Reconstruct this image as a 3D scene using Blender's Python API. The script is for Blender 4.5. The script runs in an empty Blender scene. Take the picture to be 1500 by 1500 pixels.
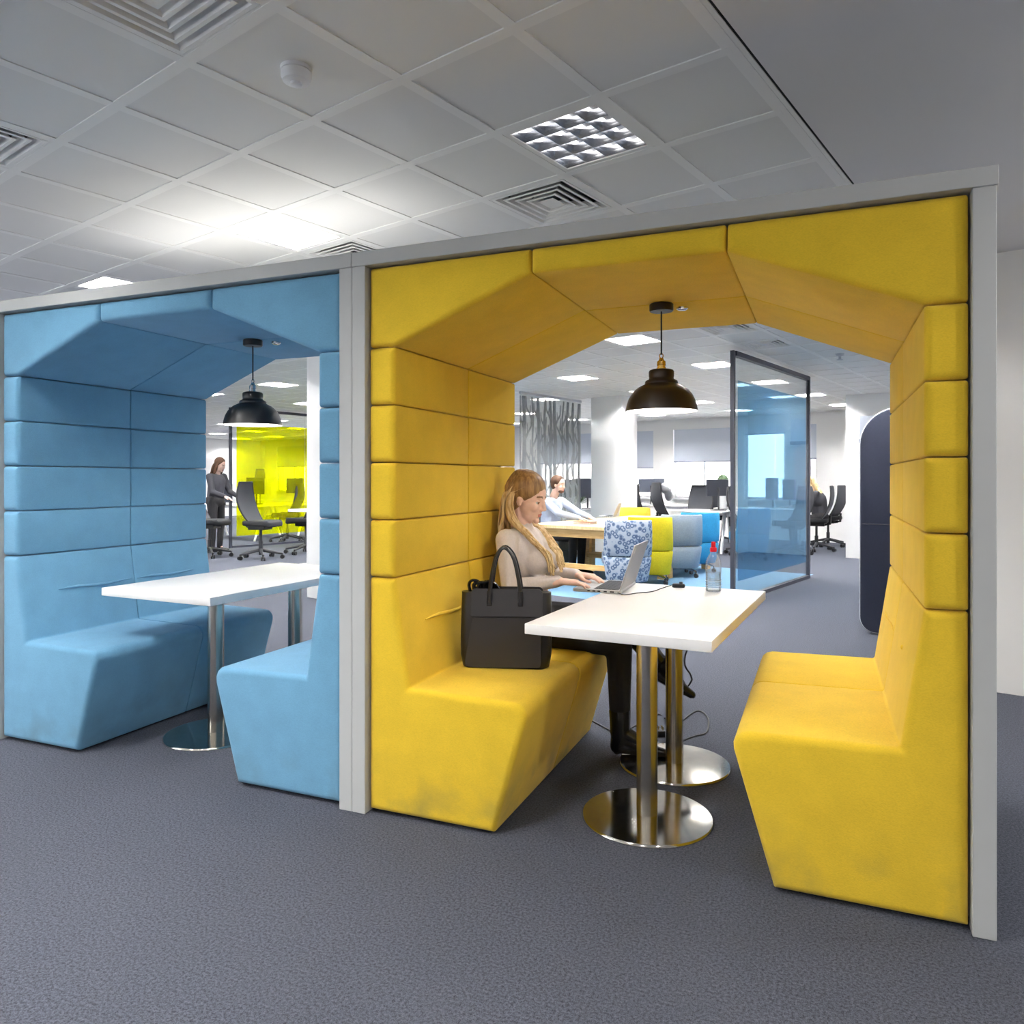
import bpy, bmesh, math, random
from mathutils import Vector, Matrix, Euler
random.seed(7)
C = bpy.context.scene
COL = C.collection
PI = math.pi
V = Vector

# ------------------------------------------------------------------ camera
CAM_H = 1.311; YAW = math.radians(22.496); F = 1099.5; CX = 750.0; CY = 701.4
cam = bpy.data.cameras.new('camera'); co = bpy.data.objects.new('camera', cam); COL.objects.link(co)
co.location = (0, 0, CAM_H); co.rotation_euler = (PI/2, 0, YAW)
cam.sensor_width = 36; cam.lens = 36*F/1500; cam.shift_y = (CY-750)/1500; cam.clip_start = .05; cam.clip_end = 200
C.camera = co
FW = V((-math.sin(YAW), math.cos(YAW), 0)); RT = V((math.cos(YAW), math.sin(YAW), 0))
def ray(u, v): return FW + RT*((u-CX)/F) + V((0, 0, 1))*((CY-v)/F)
def at_z(u, v, z):
    d = ray(u, v); return V((0, 0, CAM_H)) + d*((z-CAM_H)/d.z)
def at_d(u, v, depth): return V((0, 0, CAM_H)) + ray(u, v)*depth
# building grid: a runs along the near wall, b away from the viewer
GR = math.radians(-14.8); GC, GS = math.cos(GR), math.sin(GR)
def G(a, b, z=0): return V((a*GC - b*GS, a*GS + b*GC, z))
def to_ab(p): return (p.x*GC + p.y*GS, -p.x*GS + p.y*GC)
def at_b(u, v, b):
    d = ray(u, v); t = b/(-d.x*GS + d.y*GC); return V((0, 0, CAM_H)) + d*t
CEIL = 2.70

# ------------------------------------------------------------------ materials
MATS = {}
def lin(c):
    c = c/255.0
    return c/12.92 if c <= .04045 else ((c+.055)/1.055)**2.4
def rgb(r, g, b): return (lin(r), lin(g), lin(b), 1)
class NT:
    def __init__(s, name):
        s.m = bpy.data.materials.new(name); s.m.use_nodes = True; s.t = s.m.node_tree; s.t.nodes.clear()
        s.out = s.t.nodes.new('ShaderNodeOutputMaterial')
    def n(s, k, **kw):
        x = s.t.nodes.new(k)
        for a, b in kw.items():
            if a in x.inputs.keys() if isinstance(a, str) else False: x.inputs[a].default_value = b
            else: setattr(x, a, b)
        return x
    def l(s, a, b): s.t.links.new(a, b)
def mat(name, col, rough=.5, metal=0, noise=0, nscale=40, bump=0, bscale=200, spec=.5, col2=None, coat=0, sheen=0, trans=0, ior=1.45, aniso=0, stretch=None, detail=4):
    if name in MATS: return MATS[name]
    N = NT(name); p = N.n('ShaderNodeBsdfPrincipled')
    p.inputs['Base Color'].default_value = col; p.inputs['Roughness'].default_value = rough
    p.inputs['Metallic'].default_value = metal; p.inputs['Specular IOR Level'].default_value = spec
    p.inputs['Coat Weight'].default_value = coat; p.inputs['Sheen Weight'].default_value = sheen
    p.inputs['Transmission Weight'].default_value = trans; p.inputs['IOR'].default_value = ior
    p.inputs['Anisotropic'].default_value = aniso
    N.l(p.outputs[0], N.out.inputs[0])
    tc = N.n('ShaderNodeTexCoord'); src = tc.outputs['Object']
    if stretch:
        mp = N.n('ShaderNodeMapping'); mp.inputs['Scale'].default_value = stretch; N.l(src, mp.inputs[0]); src = mp.outputs[0]
    if noise or col2:
        nz = N.n('ShaderNodeTexNoise'); nz.inputs['Scale'].default_value = nscale; nz.inputs['Detail'].default_value = detail
        N.l(src, nz.inputs['Vector'])
        r = N.n('ShaderNodeValToRGB'); e = r.color_ramp.elements
        e[0].position = .35; e[1].position = .65
        if col2: e[0].color = col2; e[1].color = col
        else:
            e[0].color = tuple(c*(1-noise) for c in col[:3])+(1,); e[1].color = tuple(min(1, c*(1+noise)) for c in col[:3])+(1,)
        N.l(nz.outputs['Fac'], r.inputs[0]); N.l(r.outputs[0], p.inputs['Base Color'])
    if bump:
        nb = N.n('ShaderNodeTexNoise'); nb.inputs['Scale'].default_value = bscale; nb.inputs['Detail'].default_value = 3
        N.l(src, nb.inputs['Vector'])
        b = N.n('ShaderNodeBump'); b.inputs['Strength'].default_value = bump; b.inputs['Distance'].default_value = .004
        N.l(nb.outputs['Fac'], b.inputs['Height']); N.l(b.outputs[0], p.inputs['Normal'])
    MATS[name] = N.m; return N.m
def emit(name, col, s):
    if name in MATS: return MATS[name]
    N = NT(name); e = N.n('ShaderNodeEmission'); e.inputs[0].default_value = col; e.inputs[1].default_value = s
    N.l(e.outputs[0], N.out.inputs[0]); MATS[name] = N.m; return N.m
def film(name, tint, gloss=.08, rough=.02, body=0, bodycol=(1, 1, 1, 1)):
    """thin pane: tinted see-through + fresnel reflection + a little body colour"""
    if name in MATS: return MATS[name]
    N = NT(name); t = N.n('ShaderNodeBsdfTransparent'); t.inputs[0].default_value = tint
    g = N.n('ShaderNodeBsdfGlossy'); g.inputs['Roughness'].default_value = rough
    fr = N.n('ShaderNodeLayerWeight'); fr.inputs[0].default_value = .25
    mu = N.n('ShaderNodeMath', operation='MULTIPLY_ADD'); mu.inputs[1].default_value = .5; mu.inputs[2].default_value = gloss*.3
    N.l(fr.outputs['Fresnel'], mu.inputs[0])
    mx = N.n('ShaderNodeMixShader'); N.l(mu.outputs[0], mx.inputs[0])
    src = t.outputs[0]
    if body:
        d = N.n('ShaderNodeBsdfDiffuse'); d.inputs[0].default_value = bodycol
        m2 = N.n('ShaderNodeMixShader'); m2.inputs[0].default_value = body
        N.l(t.outputs[0], m2.inputs[1]); N.l(d.outputs[0], m2.inputs[2]); src = m2.outputs[0]
    N.l(src, mx.inputs[1]); N.l(g.outputs[0], mx.inputs[2]); N.l(mx.outputs[0], N.out.inputs[0])
    MATS[name] = N.m; return N.m
def fabric(name, col, dirt):
    """felted wool: fine weave bump, soft mottling and scuffs low down"""
    N = NT(name); p = N.n('ShaderNodeBsdfPrincipled'); N.l(p.outputs[0], N.out.inputs[0])
    p.inputs['Roughness'].default_value = .9; p.inputs['Specular IOR Level'].default_value = .15
    p.inputs['Sheen Weight'].default_value = .15; p.inputs['Sheen Roughness'].default_value = .5
    tc = N.n('ShaderNodeTexCoord')
    n1 = N.n('ShaderNodeTexNoise'); n1.inputs['Scale'].default_value = 9; n1.inputs['Detail'].default_value = 5; N.l(tc.outputs['Object'], n1.inputs['Vector'])
    mp = N.n('ShaderNodeMapping'); mp.inputs['Scale'].default_value = (60, 60, 260); N.l(tc.outputs['Object'], mp.inputs[0])
    n2 = N.n('ShaderNodeTexNoise'); n2.inputs['Scale'].default_value = 3; n2.inputs['Detail'].default_value = 4; N.l(mp.outputs[0], n2.inputs['Vector'])
    r = N.n('ShaderNodeValToRGB'); e = r.color_ramp.elements; e[0].position = .3; e[1].position = .7
    e[0].color = tuple(c*.95 for c in col[:3])+(1,); e[1].color = tuple(min(1, c*1.04) for c in col[:3])+(1,)
    N.l(n1.outputs['Fac'], r.inputs[0])
    r2 = N.n('ShaderNodeMix', data_type='RGBA', blend_type='MULTIPLY'); r2.inputs[0].default_value = 1
    rr = N.n('ShaderNodeValToRGB'); rr.color_ramp.elements[0].position = .25; rr.color_ramp.elements[0].color = (.86, .86, .86, 1); rr.color_ramp.elements[1].position = .6; rr.color_ramp.elements[1].color = (1, 1, 1, 1)
    N.l(n2.outputs['Fac'], rr.inputs[0]); N.l(r.outputs[0], r2.inputs[6]); N.l(rr.outputs[0], r2.inputs[7])
    # scuff marks: shaped blotches where shoes touch the base
    sx = N.n('ShaderNodeSeparateXYZ'); N.l(tc.outputs['Object'], sx.inputs[0])
    n3 = N.n('ShaderNodeTexNoise'); n3.inputs['Scale'].default_value = 5.5; n3.inputs['Detail'].default_value = 6; N.l(tc.outputs['Object'], n3.inputs['Vector'])
    hm = N.n('ShaderNodeMapRange'); hm.inputs[1].default_value = .30; hm.inputs[2].default_value = .02; N.l(sx.outputs[2], hm.inputs[0])
    nm = N.n('ShaderNodeMapRange'); nm.inputs[1].default_value = .5; nm.inputs[2].default_value = .72; N.l(n3.outputs['Fac'], nm.inputs[0])
    ml = N.n('ShaderNodeMath', operation='MULTIPLY'); N.l(hm.outputs[0], ml.inputs[0]); N.l(nm.outputs[0], ml.inputs[1])
    m2 = N.n('ShaderNodeMath', operation='MULTIPLY'); N.l(ml.outputs[0], m2.inputs[0]); m2.inputs[1].default_value = .75
    mx = N.n('ShaderNodeMix', data_type='RGBA'); N.l(m2.outputs[0], mx.inputs[0]); N.l(r2.outputs[2], mx.inputs[6]); mx.inputs[7].default_value = dirt
    N.l(mx.outputs[2], p.inputs['Base Color'])
    b = N.n('ShaderNodeBump'); b.inputs['Strength'].default_value = .35; b.inputs['Distance'].default_value = .002
    N.l(n2.outputs['Fac'], b.inputs['Height']); N.l(b.outputs[0], p.inputs['Normal'])
    MATS[name] = N.m; return N.m

M_YEL = fabric('yellow_wool', (.82, .545, .035, 1), (.36, .28, .06, 1))
M_BLU = fabric('blue_wool', (.155, .355, .53, 1), (.12, .23, .30, 1))
M_FRAME = mat('grey_lacquer', rgb(186, 187, 186), .45)
M_GAP = mat('dark_lining', rgb(30, 30, 32), .8)
M_LAM = mat('white_laminate', rgb(246, 244, 242), .35)
M_STEEL = mat('brushed_steel', rgb(196, 190, 180), .24, 1, noise=.06, nscale=8, stretch=(1, 1, .02))
M_BASE = mat('polished_steel', rgb(200, 196, 188), .12, 1, noise=.04, nscale=30)
M_BLACK = mat('black_plastic', rgb(22, 22, 25), .45)
M_DK = mat('charcoal_plastic', rgb(48, 49, 54), .5)
M_MESHB = mat('chair_mesh', rgb(58, 60, 66), .7, noise=.2, nscale=300)
M_SEATF = mat('black_seat_fabric', rgb(26, 27, 31), .9, noise=.2, nscale=200)
M_CHROME = mat('chrome', rgb(215, 215, 218), .12, 1)
M_ALU = mat('silver_aluminium', rgb(214, 215, 219), .4, .6)
M_KEYS = mat('dark_keys', rgb(52, 54, 60), .5)
M_WHITE = mat('white_plastic', rgb(240, 240, 242), .4)
M_WALL = mat('white_wall_paint', rgb(236, 235, 234), .8, bump=.05, bscale=300)
M_CEIL = mat('ceiling_metal_tile', rgb(234, 233, 230), .5, spec=.4)
M_GRID = mat('ceiling_grid_strip', rgb(244, 243, 240), .45)
M_PLAST = mat('plaster_ceiling', rgb(222, 221, 222), .85)
M_SHADE = mat('bronze_black_enamel', rgb(40, 32, 28), .42, .25)
M_SHADEB = mat('black_enamel', rgb(26, 26, 28), .42, .1)
M_SHIN = mat('white_enamel', rgb(250, 248, 244), .4)
M_BRASS = mat('brass', rgb(205, 170, 90), .22, 1)
M_LEATH = mat('black_leather', rgb(27, 26, 28), .36, bump=.15, bscale=350)
M_LEATH2 = mat('charcoal_leather', rgb(44, 42, 45), .38, bump=.15, bscale=350)
M_SKIN = mat('skin', rgb(243, 202, 182), .5, noise=.05, nscale=30)
M_LIP = mat('lips', rgb(204, 128, 118), .45)
M_BROW = mat('eyebrow', rgb(126, 92, 62), .8)
M_HAIR = mat('blonde_hair', rgb(240, 214, 164), .45, nscale=70, col2=rgb(190, 154, 100), stretch=(1, 1, .06))
M_HAIR2 = mat('hair_roots', rgb(178, 140, 92), .45, nscale=60, col2=rgb(120, 88, 54), stretch=(1, 1, .1))
M_SWEAT = mat('beige_knit', rgb(224, 214, 210), .9, noise=.04, nscale=120, bump=.2, bscale=500)
M_TROUS = mat('black_trouser_cloth', rgb(28, 27, 31), .85)
M_SHOE = mat('black_shoe_leather', rgb(16, 16, 18), .25)
M_WOOD = mat('oak_veneer', rgb(222, 182, 120), .45, nscale=6, col2=rgb(203, 160, 98), stretch=(1, 1, 8))
M_WOODT = mat('pale_oak_top', rgb(238, 208, 160), .4, nscale=6, col2=rgb(226, 192, 140), stretch=(8, 1, 1))
M_NAVY = mat('navy_felt', rgb(21, 27, 46), .9, noise=.08, nscale=60)
M_PIPING = mat('pale_edge_trim', rgb(205, 206, 210), .5)
M_GREYF = mat('grey_felt', rgb(146, 156, 168), .9, noise=.06, nscale=60)
M_CYANF = mat('blue_felt', rgb(52, 146, 192), .9, noise=.06, nscale=60)
M_LIMEF = mat('lime_felt', rgb(226, 200, 34), .9, noise=.06, nscale=60)
M_YELF = mat('warm_yellow_felt', rgb(244, 196, 64), .9, noise=.06, nscale=60)
M_DKGF = mat('dark_grey_felt', rgb(84, 90, 92), .9, noise=.08, nscale=60)
M_RED = mat('red_plastic', rgb(214, 24, 48), .35)
M_SCREEN = mat('monitor_black', rgb(38, 42, 54), .3)
M_MBACK = mat('monitor_back', rgb(92, 98, 112), .5)
M_PURP = mat('violet_card', rgb(120, 112, 170), .6)
M_GLASS = film('clear_glass', (.97, .985, .98, 1))
M_FBLUE = film('blue_film', (.60, .83, .98, 1), body=.09, bodycol=rgb(96, 176, 228))
M_FYEL = film('yellow_film', (1, 1, .01, 1), body=.14, bodycol=rgb(250, 250, 0))
M_PET = film('clear_bottle_plastic', (.96, .97, .98, 1), gloss=.2, rough=.1, body=.10, bodycol=rgb(240, 243, 248))
M_WATER = film('water', (.93, .96, .98, 1), gloss=.3)
M_LABELP = mat('bottle_ridge', rgb(225, 230, 236), .3)
M_BLIND = mat('roller_blind', rgb(206, 212, 224), .8)
M_RAIL = mat('blind_rail', rgb(120, 128, 150), .5)
M_TUBE = emit('fluorescent_tube', (1, .985, .965, 1), 300)
M_TUBEB = emit('bright_fluorescent_tube', (1, .99, .975, 1), 430)
M_TUBED = emit('dimmed_tube', (1, .985, .96, 1), 3)
M_BULB = emit('warm_bulb', (1, .95, .87, 1), 170)
M_MIRR = mat('mirror_louvre', rgb(205, 206, 210), .16, 1)
M_PINK = mat('pink_panel', rgb(244, 226, 226), .6)
M_GREEN = mat('leaf_green', rgb(70, 92, 60), .6, noise=.3, nscale=30)
M_BROWN = mat('brown_leather', rgb(150, 92, 52), .5)
M_SHIRT = mat('pale_blue_shirt', rgb(206, 216, 238), .85, noise=.04, nscale=60)
M_BRHAIR = mat('brown_hair', rgb(84, 56, 38), .7, noise=.3, nscale=80)
M_DKTOP = mat('charcoal_jumper', rgb(54, 54, 60), .9)
M_OLIVE = mat('olive_scarf', rgb(132, 126, 70), .9)
M_SKY = None

# patterned chair cloth
def _pattern():
    N = NT('blue_grey_patterned_cloth'); p = N.n('ShaderNodeBsdfPrincipled'); p.inputs['Roughness'].default_value = .9; N.l(p.outputs[0], N.out.inputs[0])
    tc = N.n('ShaderNodeTexCoord'); vo = N.n('ShaderNodeTexVoronoi'); vo.inputs['Scale'].default_value = 20; N.l(tc.outputs['Object'], vo.inputs['Vector'])
    r = N.n('ShaderNodeValToRGB'); r.color_ramp.interpolation = 'CONSTANT'; e = r.color_ramp.elements
    e[0].position = 0; e[0].color = rgb(166, 176, 192); e[1].position = .24; e[1].color = rgb(78, 96, 126)
    x = r.color_ramp.elements.new(.44); x.color = rgb(126, 142, 166); x = r.color_ramp.elements.new(.56); x.color = rgb(176, 184, 196)
    N.l(vo.outputs['Distance'], r.inputs[0]); N.l(r.outputs[0], p.inputs['Base Color']); return N.m
M_PATT = _pattern()
# tree print, dark at the top and frosted pale toward the floor (printed ink)
def _treeink():
    N = NT('tree_print'); p = N.n('ShaderNodeBsdfPrincipled'); p.inputs['Roughness'].default_value = .6; N.l(p.outputs[0], N.out.inputs[0])
    tc = N.n('ShaderNodeTexCoord'); sx = N.n('ShaderNodeSeparateXYZ'); N.l(tc.outputs['Object'], sx.inputs[0])
    r = N.n('ShaderNodeValToRGB'); e = r.color_ramp.elements; e[0].position = .38; e[0].color = rgb(226, 228, 236); e[1].position = .74; e[1].color = rgb(96, 100, 112)
    m = N.n('ShaderNodeMapRange'); m.inputs[2].default_value = 2.7; N.l(sx.outputs[2], m.inputs[0]); N.l(m.outputs[0], r.inputs[0]); N.l(r.outputs[0], p.inputs['Base Color']); return N.m
M_TREE = _treeink()
# carpet with a paler blue zone round the meeting table (building grid coordinates)
def _carpet():
    N = NT('loop_carpet'); p = N.n('ShaderNodeBsdfPrincipled'); p.inputs['Roughness'].default_value = .95; p.inputs['Specular IOR Level'].default_value = .1; N.l(p.outputs[0], N.out.inputs[0])
    tc = N.n('ShaderNodeTexCoord')
    n1 = N.n('ShaderNodeTexNoise'); n1.inputs['Scale'].default_value = 330; n1.inputs['Detail'].default_value = 4; N.l(tc.outputs['Object'], n1.inputs['Vector'])
    n2 = N.n('ShaderNodeTexNoise'); n2.inputs['Scale'].default_value = 125; n2.inputs['Detail'].default_value = 5; N.l(tc.outputs['Object'], n2.inputs['Vector'])
    ad = N.n('ShaderNodeMath', operation='ADD'); N.l(n1.outputs['Fac'], ad.inputs[0]); N.l(n2.outputs['Fac'], ad.inputs[1])
    ha = N.n('ShaderNodeMath', operation='MULTIPLY'); ha.inputs[1].default_value = .5; N.l(ad.outputs[0], ha.inputs[0])
    def ramp(c0, c1):
        r = N.n('ShaderNodeValToRGB'); e = r.color_ramp.elements; e[0].position = .36; e[1].position = .64; e[0].color = c0; e[1].color = c1
        N.l(ha.outputs[0], r.inputs[0]); return r
    ra = ramp(rgb(43, 46, 54), rgb(92, 95, 106)); rb = ramp(rgb(88, 122, 150), rgb(116, 148, 174))
    mp = N.n('ShaderNodeVectorRotate', rotation_type='Z_AXIS'); mp.inputs['Angle'].default_value = -GR; N.l(tc.outputs['Object'], mp.inputs['Vector'])
    sx = N.n('ShaderNodeSeparateXYZ'); N.l(mp.outputs[0], sx.inputs[0])
    def cmp(sock, op, v):
        m = N.n('ShaderNodeMath', operation=op); N.l(sock, m.inputs[0]); m.inputs[1].default_value = v; return m.outputs[0]
    def mul(a, b):
        m = N.n('ShaderNodeMath', operation='MULTIPLY'); N.l(a, m.inputs[0]); N.l(b, m.inputs[1]); return m.outputs[0]
    k = mul(mul(cmp(sx.outputs[0], 'GREATER_THAN', -8.5), cmp(sx.outputs[0], 'LESS_THAN', -2.95)), mul(cmp(sx.outputs[1], 'GREATER_THAN', 7.0), cmp(sx.outputs[1], 'LESS_THAN', 10.7)))
    mx = N.n('ShaderNodeMix', data_type='RGBA'); N.l(k, mx.inputs[0]); N.l(ra.outputs[0], mx.inputs[6]); N.l(rb.outputs[0], mx.inputs[7])
    N.l(mx.outputs[2], p.inputs['Base Color'])
    b = N.n('ShaderNodeBump'); b.inputs['Strength'].default_value = .6; b.inputs['Distance'].default_value = .004; N.l(n1.outputs['Fac'], b.inputs['Height']); N.l(b.outputs[0], p.inputs['Normal'])
    return N.m
M_CARPET = _carpet()

# ------------------------------------------------------------------ mesh helpers
class B:
    """collects shapes into one mesh"""
    def __init__(s): s.bm = bmesh.new(); s.mi = 0
    def _tag(s, faces):
        for f in faces: f.material_index = s.mi
    def box(s, x0, x1, y0, y1, z0, z1, M=None):
        vs = [s.bm.verts.new((x, y, z)) for z in (z0, z1) for x, y in ((x0, y0), (x1, y0), (x1, y1), (x0, y1))]
        if M is not None:
            for v in vs: v.co = M @ v.co
        fs = [s.bm.faces.new([vs[i] for i in q]) for q in ((3, 2, 1, 0), (4, 5, 6, 7), (0, 1, 5, 4), (1, 2, 6, 5), (2, 3, 7, 6), (3, 0, 4, 7))]
        s._tag(fs); return s
    def prism(s, poly, h0, h1, f):
        """polygon of 2D points swept from h0 to h1; f(p, q, h) gives the 3D point"""
        a = [s.bm.verts.new(f(p, q, h0)) for p, q in poly]; b = [s.bm.verts.new(f(p, q, h1)) for p, q in poly]; n = len(poly)
        fs = [s.bm.faces.new(a[::-1]), s.bm.faces.new(b)] + [s.bm.faces.new((a[i], a[(i+1) % n], b[(i+1) % n], b[i])) for i in range(n)]
        s._tag(fs); return s
    def lathe(s, prof, n=24, c=(0, 0, 0), M=None, closed=False):
        rings = []
        for r, z in prof:
            if r < 1e-5: rings.append([s.bm.verts.new((c[0], c[1], c[2]+z))])
            else: rings.append([s.bm.verts.new((c[0]+r*math.cos(2*PI*i/n), c[1]+r*math.sin(2*PI*i/n), c[2]+z)) for i in range(n)])
        if M is not None:
            for R in rings:
                for v in R: v.co = M @ v.co
        fs = []
        for A, D in zip(rings, rings[1:]):
            for i in range(n):
                j = (i+1) % n
                if len(A) == 1 and len(D) == 1: continue
                if len(A) == 1: fs.append(s.bm.faces.new((A[0], D[j], D[i])))
                elif len(D) == 1: fs.append(s.bm.faces.new((A[i], A[j], D[0])))
                else: fs.append(s.bm.faces.new((A[i], A[j], D[j], D[i])))
        s._tag(fs); return s
    def cyl(s, p0, p1, r0, r1=None, n=16):
        r1 = r0 if r1 is None else r1
        p0, p1 = V(p0), V(p1); d = p1-p0; L = d.length
        M = Matrix.Translation(p0) @ d.to_track_quat('Z', 'Y').to_matrix().to_4x4()
        return s.lathe([(0, 0), (r0, 0), (r1, L), (0, L)], n, M=M)
    def tube(s, pts, r, n=8, flat=None, cap=True):
        pts = [V(p) for p in pts]; k = len(pts); rs = r if isinstance(r, (list, tuple)) else [r]*k
        rings = []; up = V((0, 0, 1)); prev = None
        for i, p in enumerate(pts):
            t = (pts[min(i+1, k-1)]-pts[max(i-1, 0)]).normalized()
            if prev is None:
                x = t.cross(up)
                if x.length < .05: x = t.cross(V((0, 1, 0)))
            else: x = prev - t*prev.dot(t)
            x.normalize(); y = t.cross(x); prev = x
            fl = flat if flat else 1
            rings.append([s.bm.verts.new(p + (x*math.cos(2*PI*j/n) + y*math.sin(2*PI*j/n)*fl)*rs[i]) for j in range(n)])
        fs = []
        for A, D in zip(rings, rings[1:]):
            for i in range(n): fs.append(s.bm.faces.new((A[i], A[(i+1) % n], D[(i+1) % n], D[i])))
        if cap: fs += [s.bm.faces.new(rings[0][::-1]), s.bm.faces.new(rings[-1])]
        s._tag(fs); return s
    def ell(s, c, r, M=None, sub=3):
        g = bmesh.ops.create_icosphere(s.bm, subdivisions=sub, radius=1)
        T = Matrix.Translation(V(c)) @ (M.to_4x4() if M is not None else Matrix()) @ Matrix.Diagonal((*r, 1))
        vs = g['verts']
        for v in vs: v.co = T @ v.co
        s._tag({f for v in vs for f in v.link_faces}); return s
    def cap(s, p0, r0, p1, r1, sub=2):
        """tapered capsule, closed"""
        t = bmesh.new()
        for p, r in ((p0, r0), (p1, r1)):
            g = bmesh.ops.create_icosphere(t, subdivisions=sub, radius=r)
            for v in g['verts']: v.co += V(p)
        h = bmesh.ops.convex_hull(t, input=t.verts)
        bmesh.ops.delete(t, geom=list({e for e in h['geom_interior']+h['geom_unused'] if isinstance(e, bmesh.types.BMVert)}), context='VERTS')
        me = bpy.data.meshes.new('tmp'); t.to_mesh(me); t.free(); s.bm.from_mesh(me); bpy.data.meshes.remove(me); return s
    def obj(s, name, m, parent=None, bevel=0, seg=2, smooth=40, loc=None, rot=None):
        bmesh.ops.recalc_face_normals(s.bm, faces=s.bm.faces)
        me = bpy.data.meshes.new(name)
        if bevel:
            es = [e for e in s.bm.edges if len(e.link_faces) == 2 and e.calc_face_angle(0) > math.radians(30)]
            bmesh.ops.bevel(s.bm, geom=es, offset=bevel, segments=seg, affect='EDGES', profile=.5, clamp_overlap=True)
        s.bm.to_mesh(me); s.bm.free()
        return link(name, me, m, parent, smooth, loc, rot)
def link(name, me, m, parent=None, smooth=40, loc=None, rot=None):
    for x in (m if isinstance(m, (list, tuple)) else [m]): me.materials.append(x)
    if smooth:
        me.polygons.foreach_set('use_smooth', [True]*len(me.polygons)); me.set_sharp_from_angle(angle=math.radians(smooth))
    o = bpy.data.objects.new(name, me); COL.objects.link(o)
    if parent: o.parent = parent
    if loc is not None: o.location = loc
    if rot is not None: o.rotation_euler = rot
    return o
def tag(o, label, cat, group=None, kind=None):
    if label: o['label'] = label
    if cat: o['category'] = cat
    if group: o['group'] = group
    if kind: o['kind'] = kind
    return o
def thing(name, label, cat, loc=(0, 0, 0), rz=0, group=None):
    o = bpy.data.objects.new(name, None); COL.objects.link(o); o.empty_display_size = .1
    o.location = loc; o.rotation_euler = (0, 0, rz); return tag(o, label, cat, group)
def struct(o): o['kind'] = 'structure'; return o
def kids(o): return [c for c in bpy.data.objects if c.parent == o]
def dup(o, loc=None, rz=None, label=None, group=None, parent=None):
    c = o.copy(); COL.objects.link(c)
    if parent: c.parent = parent
    if loc is not None: c.location = loc
    if rz is not None: c.rotation_euler = (0, 0, rz)
    if label: c['label'] = label
    if group: c['group'] = group
    for k in kids(o): dup(k, parent=c)
    return c
def fillet(pts, n=4):
    """2D polygon with (x, y, radius) corners -> rounded outline"""
    out = []; k = len(pts)
    for i, (x, y, r) in enumerate(pts):
        p = V((x, y)); a = V(pts[i-1][:2]); c = V(pts[(i+1) % k][:2])
        if r <= 0: out.append((x, y)); continue
        u, w = (a-p).normalized(), (c-p).normalized()
        ang = math.acos(max(-1, min(1, u.dot(w)))); d = r/math.tan(ang/2); d = min(d, .48*(a-p).length, .48*(c-p).length); rr = d*math.tan(ang/2)
        ctr = p + (u+w).normalized()*(rr/math.sin(ang/2))
        s0, s1 = p+u*d-ctr, p+w*d-ctr
        a0 = math.atan2(s0.y, s0.x); da = (math.atan2(s1.y, s1.x)-a0+PI) % (2*PI)-PI
        for j in range(n+1): t = a0+da*j/n; out.append((ctr.x+rr*math.cos(t), ctr.y+rr*math.sin(t)))
    return out
def spline(pts, n=6):
    """Catmull-Rom through 3D points"""
    P = [V(p) for p in pts]; P = [P[0]*2-P[1]] + P + [P[-1]*2-P[-2]]; out = []
    for i in range(1, len(P)-2):
        for j in range(n):
            t = j/n; a, b, c, d = P[i-1:i+3]
            out.append(.5*((2*b)+(c-a)*t+(2*a-5*b+4*c-d)*t*t+(3*b-a-3*c+d)*t**3))
    return out+[P[-2]]
def blend(b, voxel, smooth_n, name):
    """fuse overlapping closed shapes into one continuous skin"""
    me = bpy.data.meshes.new('tmp'); b.bm.to_mesh(me); b.bm.free()
    o = bpy.data.objects.new('tmp', me); COL.objects.link(o)
    m = o.modifiers.new('r', 'REMESH'); m.mode = 'VOXEL'; m.voxel_size = voxel; m.use_smooth_shade = True
    if smooth_n:
        q = o.modifiers.new('s', 'SMOOTH'); q.factor = .5; q.iterations = smooth_n
    dg = bpy.context.evaluated_depsgraph_get(); r = bpy.data.meshes.new_from_object(o.evaluated_get(dg), depsgraph=dg); r.name = name
    bpy.data.objects.remove(o); bpy.data.meshes.remove(me)
    while r.materials: r.materials.pop()
    return r

# ------------------------------------------------------------------ room shell
A_L, A_R, B_N, B_F = -24.0, 5.0, -5.0, 16.3
GM = Matrix.Rotation(GR, 4, 'Z')
b = B(); b.box(A_L, A_R, B_N, B_F+.3, -.1, 0, GM); struct(b.obj('floor', M_CARPET, smooth=0))
TA, TB, OA, OB = .489, .514, -1.396, 2.357          # ceiling module and grid origin
I0, I1, J0, J1 = -1, 46, -14, 27
LIGHTS = []
for i in range(0, 45, 4):
    for j in range(-12, 27, 4):
        a, q = OA-TA*(i+.5), OB+TB*(j+.5)
        if a < -19 and q < 4: continue
        if a < -10 and q < 1.5: continue
        LIGHTS.append((i, j))
VENTS = [(1, -3), (4, -3), (1, 1), (4, 1), (2, 8), (2, 10)]
skip = set(LIGHTS) | set(VENTS)
b = B(); hb = .022
for i in range(I0, I1):
    for j in range(J0, J1):
        if (i, j) in skip: continue
        a1, q0 = OA-TA*i, OB+TB*j
        b.box(a1-TA+.018, a1-.018, q0+.018, q0+TB-.018, CEIL, CEIL+.012, GM)
b.mi = 1
AE = OA-TA*I0
for i in range(I0, I1+1):
    a = OA-TA*i; b.box(a-hb, a+hb, OB+TB*J0, OB+TB*J1, CEIL-.004, CEIL+.01, GM)
for j in range(J0, J1+1):
    q = OB+TB*j; b.box(OA-TA*I1, AE, q-hb, q+hb, CEIL-.0045, CEIL+.0095, GM)
b.mi = 2; b.box(A_L-.2, AE+.03, B_N-.2, B_F+.3, CEIL+.16, CEIL+.2, GM)
struct(b.obj('ceiling', [M_CEIL, M_GRID, M_GAP], smooth=0))
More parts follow.
